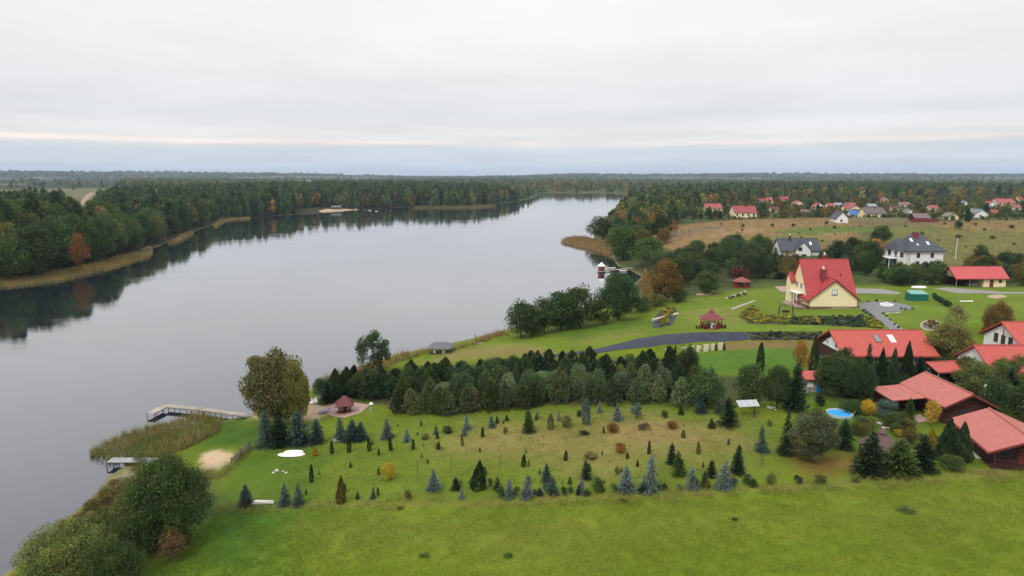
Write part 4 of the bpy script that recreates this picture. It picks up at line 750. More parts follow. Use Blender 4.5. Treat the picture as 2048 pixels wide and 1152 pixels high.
mb = MB(); n = 20; rr_ = [(.62 + .12 * math.cos(5 * 2 * math.pi * i / n)) for i in range(n)]; mb.add([(1.1 * rr_[i] * math.cos(2 * math.pi * i / n), .8 * rr_[i] * math.sin(2 * math.pi * i / n), .32) for i in range(n)] + [(.5 * math.cos(2 * math.pi * i / n), .36 * math.sin(2 * math.pi * i / n), .0) for i in range(n)], [(i, (i + 1) % n, n + (i + 1) % n, n + i) for i in range(n)]); mb.build('bowl', M['whitepl'], PT); MB().cyl((0, 0), .42, .05, .12, 12).build('soil', M['dirt'], PT)
q = P(743., 823.); SL = empty('stone_lantern', q, 0, 'grey stone lantern pillar with white cap by the pine strip', 'lantern')
MB().cyl((0, 0), .32, -.1, .15, 8).cyl((0, 0), .2, .15, 1.15, 8, .16).build('pillar', noisy('grey_stone', (.26, .26, .25), .9, .25, 5, .3, 15), SL); MB().cyl((0, 0), .34, 1.15, 1.3, 8, .3).cyl((0, 0), .3, 1.3, 1.5, 8, .08).build('cap', M['frame'], SL)
def chair(u, v, rz, label):
    q = P(float(u), float(v)); e = empty('garden_chair', q, rz, label, 'chair', 'white chairs by the beach'); MB().box(-.28, .28, -.28, .28, .38, .44).build('seat', M['whitepl'], e); MB().box(-.28, .28, .24, .30, .44, .95).build('backrest', M['whitepl'], e)
    for x, y in ((-.25, -.25), (.25, -.25), (-.25, .25), (.25, .25)): MB().box(x - .03, x + .03, y - .03, y + .03, 0, .38).build('leg', M['whitepl'], e)
chair(594, 811, 1.0, 'white garden chair at the right foot of the big willow'); chair(622, 810, -.8, 'white garden chair farther right of the willow, nearer the gazebo'); chair(631, 808, .2, 'white garden chair turned to the lake, just right of another chair')
q = P(648., 826.); LN = empty('sun_lounger', q, .4, 'violet sun lounger on the paved patch left of the beach gazebo', 'lounger'); MB().box(-.8, .5, -.3, .3, .28, .36).build('mattress', M['purple'], LN); MB().beam((.5, 0, .32), (.95, 0, .7), .6, .07).build('backrest', M['purple'], LN)
for x in (-.7, .4): MB().box(x - .03, x + .03, -.28, .28, 0, .28).build('leg', M['steel'], LN)
q = P(640., 797.); SD = empty('playground_slide', q, .3, 'pale blue playground slide in front of dark conifers by the beach', 'slide')
MB().beam((0, -.7, .25), (0, 1.3, 1.75), .5, .06).build('chute', noisy('pale_blue_plastic', (.30, .42, .52), .4, .1), SD); MB().beam((-.25, 1.75, 0), (-.22, 1.3, 1.9), .06).beam((.25, 1.75, 0), (.22, 1.3, 1.9), .06).build('ladder', M['steel'], SD)
for k in range(5): MB().beam((-.25, 1.68 - k * .08, .3 + k * .33), (.25, 1.68 - k * .08, .3 + k * .33), .04).build('rung', M['steel'], SD)
q0 = P(463., 926.); q1 = P(500., 897.); NE = empty('beach_net', q0, 0, 'pale mesh net panel stretched on posts beside the sand patch', 'net'); d_ = q1 - q0
MB().add([(0, 0, .15), tuple(d_ + [0, 0, .15]), tuple(d_ + [0, 0, 1.15]), (0, 0, .6), (.02, .03, .15), tuple(d_ + [.02, .03, .15]), tuple(d_ + [.02, .03, 1.15]), (.02, .03, .6)], [(0, 1, 2, 3), (7, 6, 5, 4), (0, 4, 5, 1), (1, 5, 6, 2), (2, 6, 7, 3), (3, 7, 4, 0)]).build('mesh', noisy('net_mesh', (.26, .27, .20), .9, .3, 12), NE)
for s in (0, .5, 1): MB().beam(tuple(d_ * s + [0, -.04, -.1]), tuple(d_ * s + [0, -.04, .8 + .5 * s]), .07).build('post', M['post'], NE)
q = P(881., 707.); BS = empty('boat_shelter', q, R(-4), 'low shelter with grey hip roof and white chairs at the shore reeds', 'shelter')
MB().add([(-2.6, -.9, 1.25), (2.4, -.9, 1.25), (2.4, 3.4, 1.25), (-2.6, 3.4, 1.25), (-1.2, 1.2, 2.2), (.8, 1.2, 2.2)], [(0, 1, 5, 4), (1, 2, 5), (2, 3, 4, 5), (3, 0, 4), (0, 3, 2, 1)]).build('roof', M['dgrey'], BS)
for x, y in ((-2.3, -.6), (0, -.6), (2.1, -.6), (-2.3, 3.1), (2.1, 3.1)): MB().box(x - .06, x + .06, y - .06, y + .06, -.4, 1.25).build('post', M['post'], BS)
MB().box(-2.2, 2, 0, 3, -.3, .05).build('deck', M['darkwood'], BS); MB().box(-1.6, -1.0, .1, .2, .05, .95).box(.3, .9, .1, .2, .05, .95).build('bench_back', M['whitepl'], BS)
q = P(951., 687.); LM = empty('lamp_post', q, 0, 'thin dark lamp post with white lamp at the lake edge of the lawn', 'lamp'); MB().cyl((0, 0), .05, 0, 2.5, 6).beam((0, 0, 2.4), (.3, 0, 2.45), .05).build('pole', M['post'], LM); MB().cyl((.34, 0), .13, 2.15, 2.42, 8, .08).build('lamp_head', M['whitepl'], LM)
MB().box(-.3, 2.0, -.2, .3, -.1, .12).build('base_slab', M['stone'], LM)
q = P(1191., 640.); BN = empty('bench', q, R(12), 'long white bench at the edge of the lakeside lawn under the alders', 'bench'); MB().box(-1.3, 1.3, -.25, .25, .42, .5).build('seat', M['whitepl'], BN); MB().box(-1.3, 1.3, .25, .31, .62, .78).box(-1.3, 1.3, .27, .33, .86, 1.02).build('backrest', M['whitepl'], BN)
for x in (-1.1, 1.1): MB().box(x - .05, x + .05, -.22, .3, 0, .42).box(x - .05, x + .05, .2, .26, .42, 1.0).build('leg', M['steel'], BN)
q = P(1426., 657.); GR = empty('garden_grill', q, 0, 'white masonry garden grill with chimney before the red gazebo', 'grill'); MB().box(-.45, .45, -.35, .35, 0, .95).build('base', M['whitepl'], GR); MB().add([(-.45, -.35, .95), (.45, -.35, .95), (.45, .35, .95), (-.45, .35, .95), (-.14, -.12, 1.6), (.14, -.12, 1.6), (.14, .12, 1.6), (-.14, .12, 1.6)], [(0, 1, 5, 4), (1, 2, 6, 5), (2, 3, 7, 6), (3, 0, 4, 7)]).box(-.14, .14, -.12, .12, 1.6, 2.1).build('chimney', M['whitepl'], GR); MB().box(-.28, .28, -.37, -.352, .35, .75).build('hearth', M['black'], GR)
p0, p1 = P(1305., 642.), P(1356., 629.); ED = empty('stone_edging', p0, 0, 'pale stone plank edging across the yellow shrub bed on the slope', 'edging'); d_ = p1 - p0; MB().beam((0, 0, .2), tuple(d_ + [0, 0, .2]), .5, .5).build('coping', noisy('pale_edging', (.60, .55, .42), .9, .15, 2), ED)
for k in range(9): MB().beam(tuple(d_ * (k + .5) / 9 + [0, -.27, -.1]), tuple(d_ * (k + .5) / 9 + [0, -.27, .42]), .12, .06).build('joint_post', M['stone'], ED)
for p0, p1, lb in (((1452, 598), (1492, 584), 'pale kerb of the upper rockery bed beside the small pavilion'), ((1464, 620), (1510, 603), 'pale kerb of stone blocks along the yellow rockery bed')):
    a = P(*map(float, p0)); d_ = P(*map(float, p1)) - a; e = empty('stone_edging', a, 0, lb, 'edging')
    for k in range(8): MB().beam(tuple(d_ * (k + .08) / 8 + [0, 0, .12]), tuple(d_ * (k + .92) / 8 + [0, 0, .12 + rng.uniform(-.05, .05)]), .4, .4).build('block', M['stone'], e)
q = P(1573., 630.); SW = empty('garden_swing', q, 0, 'dark wooden swing frame with hanging seat on the lawn left of the yellow house', 'swing')
MB().beam((-1.7, 0, 0), (-1.5, .3, 2.3), .12).beam((-1.7, .9, 0), (-1.5, .4, 2.3), .12).beam((1.7, 0, 0), (1.5, .3, 2.3), .12).beam((1.7, .9, 0), (1.5, .4, 2.3), .12).beam((-1.7, .35, 2.3), (1.7, .35, 2.3), .12).build('frame', M['post'], SW); MB().box(-.9, .9, .15, .65, .5, .57).box(-.9, .9, .62, .68, .57, 1.05).build('seat', M['darkwood'], SW); MB().beam((-.85, .35, .57), (-.85, .35, 2.25), .03).beam((.85, .35, .57), (.85, .35, 2.25), .03).build('chain', M['steel'], SW)
q = P(1773., 611.); FN = empty('fountain', q, 0, 'low white fountain ring in the middle of the round driveway', 'fountain')
mb = MB(); n = 16; mb.add(ring(n, 1.55, 0) + ring(n, 1.5, .42) + ring(n, 1.2, .42) + ring(n, 1.15, .1), [(k * n + i, k * n + (i + 1) % n, (k + 1) * n + (i + 1) % n, (k + 1) * n + i) for k in range(3) for i in range(n)]); mb.build('basin', M['whitepl'], FN); MB().cyl((0, 0), .3, 0, .6, 10, .14).cyl((0, 0), .12, .6, .75, 10, .5).build('pedestal', M['whitepl'], FN)
q = P(1838., 576.); hull(4.4, 1.4, .55, True).build('tank', M['frame'], (TK := empty('overturned_boat', q, 0, 'white overturned boat on the lawn below the villa hedge', 'boat')), (0, 0, .05), True); MB().box(-1.5, -1.3, -.7, .7, -.1, .1).box(1.3, 1.5, -.7, .7, -.1, .1).build('trestle', M['post'], TK)
q = P(1911., 517.); MS = empty('mast', q, 0, 'tall pale mast standing in the meadow right of the villa', 'mast'); MB().cyl((0, 0), .13, 0, 8.2, 6, .07).build('pole', M['frame'], MS); MB().cyl((0, 0), .5, -.3, .1, 8).build('foot', M['stone'], MS)
q = P(1967., 810.); MS2 = empty('flag_pole', q, 0, 'thin pale pole with small white head among trees behind the upper lodge', 'pole'); MB().cyl((0, 0), .05, 0, 3.0, 6).build('pole', M['frame'], MS2); MB().cyl((0, 0), .16, 2.7, 3.1, 8).build('pole_head', M['frame'], MS2)

def rock(u, v, s, label, cat='stone', group=None, m='stone', name='boulder'):
    q = P(float(u), float(v)); mb = MB(); r = np.random.RandomState(int(u * 7 + v)); n = 7; vs = []
    for k, (rad, z) in enumerate(((.85, -.15), (1, .25), (.7, .6))): vs += [(rad * s * r.uniform(.8, 1.2) * math.cos(6.283 * i / n), rad * s * .8 * r.uniform(.8, 1.2) * math.sin(6.283 * i / n), z * s * r.uniform(.85, 1.15)) for i in range(n)]
    mb.add(vs, [(k * n + i, k * n + (i + 1) % n, (k + 1) * n + (i + 1) % n, (k + 1) * n + i) for k in range(2) for i in range(n)] + [tuple(range(2 * n, 3 * n))]); o = mb.build(name, M[m], None, q); tag(o, label, cat, group)
for u, v, s in ((1757, 847, .32), (1764, 849, .42), (1771, 851, .3), (1767, 857, .36), (1775, 856, .25)): rock(u, v, s, 'pale boulder in the cluster below the dark juniper bush on the lodge lawn', 'stone', 'pale boulders on the lodge lawn')
for u, v, s in ((1537, 815, .3), (1542, 817, .36), (1548, 816, .28), (1551, 820, .2)): rock(u, v, s, 'pale boulder right of the solar panel stand', 'stone', 'boulders by the solar panel')
for u, v, s in ((547, 946, .22), (553, 942, .26), (572, 946, .2), (566, 943, .16)): rock(u, v, s, 'small pale stone of the old fire ring on the lawn', 'stone', 'fire ring stones')
for u in (1922, 1927, 1933, 1938, 1943): rock(u, 603, .34, 'white stone in the short row on the right lawn', 'stone', 'row of white stones', 'whitepl')
for k in range(26):
    t_ = k / 25; u = np.interp(t_, [0, .5, .62, 1], [1800, 1762, 1768, 1812]); v = np.interp(t_, [0, .5, .62, 1], [625, 628, 633, 664]); rock(u + rng.uniform(-1, 1), v, rng.uniform(.16, .3), 'pale border stone along the driveway edge', 'stone', 'border stones along the driveway', 'stone', 'border_stone')
for k in range(22): a = 6.283 * k / 22; rock(1862 + 20 * math.cos(a), 651 + 10 * math.sin(a), .26, 'pale stone in the ring around the oval flower bed', 'stone', 'edging stones of the oval bed', 'stone', 'border_stone')
def panel(u0, u1, v0, v1): 
    a, c = P(float(u0), float(v1)), P(float(u1), float(v1) - .4); h = top_z(a, v0) - a[2]; o = MB().beam((0, 0, h / 2), tuple((c - a) * .92 + [0, 0, h / 2]), .22, h).build('wall_panel', noisy('cream_panel', (.56, .52, .40), .9, .12, 1.5), None, a); tag(o, 'pale wall panel between small thujas at the foot of the dark bank', 'wall panel', 'pale garden wall panels')
for a in ((1331, 1341, 697, 708), (1364, 1373, 694, 706), (1379, 1388, 692, 705), (1393, 1402, 691, 704), (1407, 1418, 689, 703), (1422, 1432, 688, 701), (1436, 1447, 686, 700)): panel(*a)

# village houses
def far_house(u, vb, vt, w, rcol, wm, label, rn, ridge='x', wallfrac=.45, depth=.8, cat='house', fence=False):
    q = P(float(u), float(vb)); L = w * depth_of(q) / FPX; H = top_z(q, vt) - q[2]; e = empty('house', (q[0] - L / 2, q[1], q[2] - .2), 0, label, cat); wh = H * wallfrac; Wd = L * depth if ridge == 'x' else L * 1.1
    rcol = tuple(c * .66 + .022 for c in rcol); gable(e, L, Wd, wh + .2, H - wh, M[wm], rcol, ridge, .5, .25, rn=rn, gut=False); k = max(1, int(L / 4))
    for i in range(k): window(e, L * (i + .35) / k, 0, wh * .35, min(1.3, L / 6), wh * .45, 'f', 'darkframe', 0)
    if H > 5: chimney(e, L * .6, Wd * .42, H * .8, H + .7, .8, 'brick', False)
    return e
VILL = [(1491, 435, 413, 44, RED, 'cream', 'large red-roofed village house with cream walls, nearest beyond the brown hill', 'village_red', 'x'),
 (1428, 423, 408, 32, CORAL, 'cream', 'coral-roofed village house farthest left by the orange tree', 'village_coral', 'x'), (1483, 406, 396, 22, CORAL, 'white', 'coral-roofed village house above the large red one', 'village_coral', 'x'),
 (1451, 404, 397, 10, DRED, 'white', 'tiny dark red roof left of the coral one at the wood', 'village_dark', 'x'), (1532, 407, 395, 27, CORAL, 'cream', 'coral roof, left of two at the foot of the wood', 'village_coral', 'x'), (1569, 404, 393, 17, RED, 'cream', 'bright red roof, right of two at the foot of the wood', 'village_red', 'x'),
 (1640, 419, 407, 18, CORAL, 'white', 'coral-roofed house left of the small grey-roofed one in mid village', 'village_coral', 'y'), (1662, 415, 407, 14, CORAL, 'white', 'small coral roof in mid village touching a grey one', 'village_coral', 'x'), (1677, 413, 406, 13, (.40, .42, .46), 'white', 'small pale grey roof in mid village', 'village_grey', 'x'),
 (1697, 421, 411, 17, CORAL, 'cream', 'coral roof directly behind the blue-roofed house, left', 'village_coral', 'x'), (1702, 412, 406, 18, CORAL, 'white', 'low coral roof in the back row of mid village', 'village_coral', 'x'), (1711, 422, 411, 21, CORAL, 'cream', 'coral roof directly behind the blue-roofed house, right', 'village_coral', 'y'),
 (1713, 435, 421, 22, (.04, .20, .58), 'white', 'house with bright blue roof in the village', 'village_blue', 'x'), (1751, 437, 416, 40, (.17, .12, .11), 'cream', 'long cream house with brown-grey roof in the village', 'village_brown', 'x'), (1684, 446, 424, 24, SLATE, 'white', 'white gabled house with dark roof at the front of the village', 'village_slate', 'y'),
 (1762, 406, 396, 29, (.33, .13, .10), 'cream', 'faded pink-red roof in the back of the village', 'village_faded', 'x'), (1810, 413, 405, 22, (.33, .13, .10), 'cream', 'faded red roof right of mid village', 'village_faded', 'x'), (1844, 442, 428, 28, (.24, .15, .14), 'darkwood', 'brown shed-like house with dusty pink roof by the red fence', 'village_dusty', 'x'),
 (1907, 439, 426, 20, (.22, .19, .12), 'cream', 'cream house with olive roof in the right of the village', 'village_olive', 'y'), (1962, 438, 419, 28, (.20, .24, .24), 'white', 'white-gabled house with grey-green roof at the right', 'village_greygreen', 'y'), (1931, 413, 402, 10, (.3, .3, .31), 'white', 'narrow white house far at the right of the village', 'village_grey', 'y'),
 (2014, 412, 398, 34, CORAL, 'cream', 'broad coral roof at the far right edge of the village', 'village_coral', 'x'), (2046, 403, 393, 16, CORAL, 'cream', 'coral roof cut by the right edge of the village', 'village_coral', 'x'), (1985, 414, 403, 16, CORAL, 'white', 'coral gable left of the broad coral roof', 'village_coral', 'y'), (2034, 420, 409, 14, (.33, .13, .10), 'cream', 'small faded roof below the broad coral roof', 'village_faded', 'x'),
 (795, 368.5, 361, 13, SLATE, 'white', 'white farmhouse on the rise beyond the far shore wood', 'village_slate', 'y'), (762, 367, 361.5, 11, (.33, .13, .10), 'cream', 'cream farmhouse left of the white one beyond the far wood', 'village_faded', 'x'), (614, 364.5, 360, 11, (.45, .3, .26), 'white', 'pale distant farmhouse on the left horizon', 'village_pale', 'x'), (1006, 368, 361, 13, SLATE, 'white', 'white distant house above the far end of the wood', 'village_slate', 'x'), (1598, 411, 402, 16, CORAL, 'cream', 'small coral roof between the two at the wood foot and the mid village', 'village_coral', 'y'), (1745, 416, 408, 16, (.30, .30, .31), 'white', 'small grey-roofed white house behind the long cream house', 'village_grey', 'x'), (1790, 420, 412, 15, DRED, 'cream', 'small dark red roof right of the long cream house', 'village_dark', 'x'),
 (1868, 420, 411, 17, CORAL, 'white', 'coral roof above the dusty pink shed roof', 'village_coral', 'x'), (1820, 428, 419, 13, (.2, .19, .18), 'white', 'small white house with grey roof left of the dusty pink shed', 'village_ash', 'y'), (1550, 423, 414, 16, DRED, 'cream', 'dark red roof right of the large red-roofed village house', 'village_dark', 'x'), (1610, 428, 420, 14, (.24, .15, .14), 'cream', 'low dusty roof in the hedgerow of mid village', 'village_dusty', 'x'), (1990, 428, 420, 13, CORAL, 'white', 'tiny coral roof behind the grey-green roofed house', 'village_coral', 'x'),
 (310, 379.5, 375, 7, (.5, .5, .5), 'white', 'tiny white house beyond the left wood', 'village_pale_grey', 'x')]
for a in VILL: far_house(*a)
q0, q1 = P(1822., 445.), P(1878., 444.); FE = empty('fence', q0, 0, 'red board fence in front of the brown shed in the village', 'fence'); d_ = q1 - q0; mb = MB()
for k in range(40): mb.beam(tuple(d_ * k / 40 + [0, 0, .1]), tuple(d_ * k / 40 + [0, 0, 1.7]), .42, .06)
mb.build('boards', M['trim'], FE); MB().beam((0, .1, 1.3), tuple(d_ + [0, .1, 1.3]), .1).beam((0, .1, .4), tuple(d_ + [0, .1, .4]), .1).build('rails', M['post'], FE)
# lido on the far shore
for u, v, w, lb in ((621, 411, 7, 'white caravan, leftmost at the far beach'), (633, 411, 7, 'white caravan, second from left at the far beach'), (648, 411, 9, 'largest white caravan at the far beach'), (688, 411, 10, 'white caravan behind the pavilion at the far beach'), (731, 410, 6, 'white caravan at the right end of the far beach, under the pines')):
    q = P(float(u), float(v)); L = w * depth_of(q) / FPX; e = empty('caravan', (q[0] - L / 2, q[1], q[2]), 0, lb, 'caravan', 'caravans at the far beach')
    MB().extrude([(0, .45), (0, 2.3), (.3, 2.75), (1.9, 2.75), (2.2, 2.3), (2.2, .45)], 0, L, 'x').build('body', M['whitepl'], e); window(e, L * .2, 0, 1.3, L * .5, .7, 'f', 'darkframe', 1)
    for s in (.42, .62): MB().extrude([(.32 * math.cos(i * .785), .32 + .32 * math.sin(i * .785)) for i in range(8)], L * s, L * s + .01, 'x').build('wheel', M['black'], e)
q = P(672., 419.); PV = empty('beach_pavilion', (q[0] - 5, q[1], q[2]), 0, 'dark open pavilion on the sand of the far beach', 'pavilion'); gable(PV, 10, 5, 2.6, 1.6, M['darkwood'], (.10, .12, .12), 'x', .6, .15, wall=False, rn='pavilion_grey')
for x in (.2, 3.3, 6.6, 9.7): MB().box(x, x + .2, .1, .3, -.3, 2.6).box(x, x + .2, 4.7, 4.9, -.3, 2.6).build('post', M['post'], PV)
q = W(665, 423, .5); 
for u, v, L, m, lb in ((706, 420.5, 4.5, 'orange', 'orange kayak drawn up on the far beach'), (712, 419, 4, 'whitepl', 'white boat drawn up behind the orange kayak'), (730, 420.5, 7, 'dgrey', 'dark motor boat moored at the far beach'), (753, 422.5, 3.4, 'whitepl', 'white boat afloat right of the far beach'), (740, 421, 4, 'whitepl', 'white boat between the dark motor boat and the floating one')):
    w0 = W(u, v, .2); boat('boat', w0[0], w0[1], max(hz(*w0) - .1, -.1), L, 1.5, .7, rng.uniform(-.3, .3), lb, m)
jetty('jetty', [(650, 425.5), (680, 424.5)], .5, 2.0, 'low plank jetty at the far sandy beach', 4.0); jetty('jetty', [(284, 498), (303, 493)], .5, 1.2, 'tiny pale jetty at the tip of the left reed belt', 4.0)
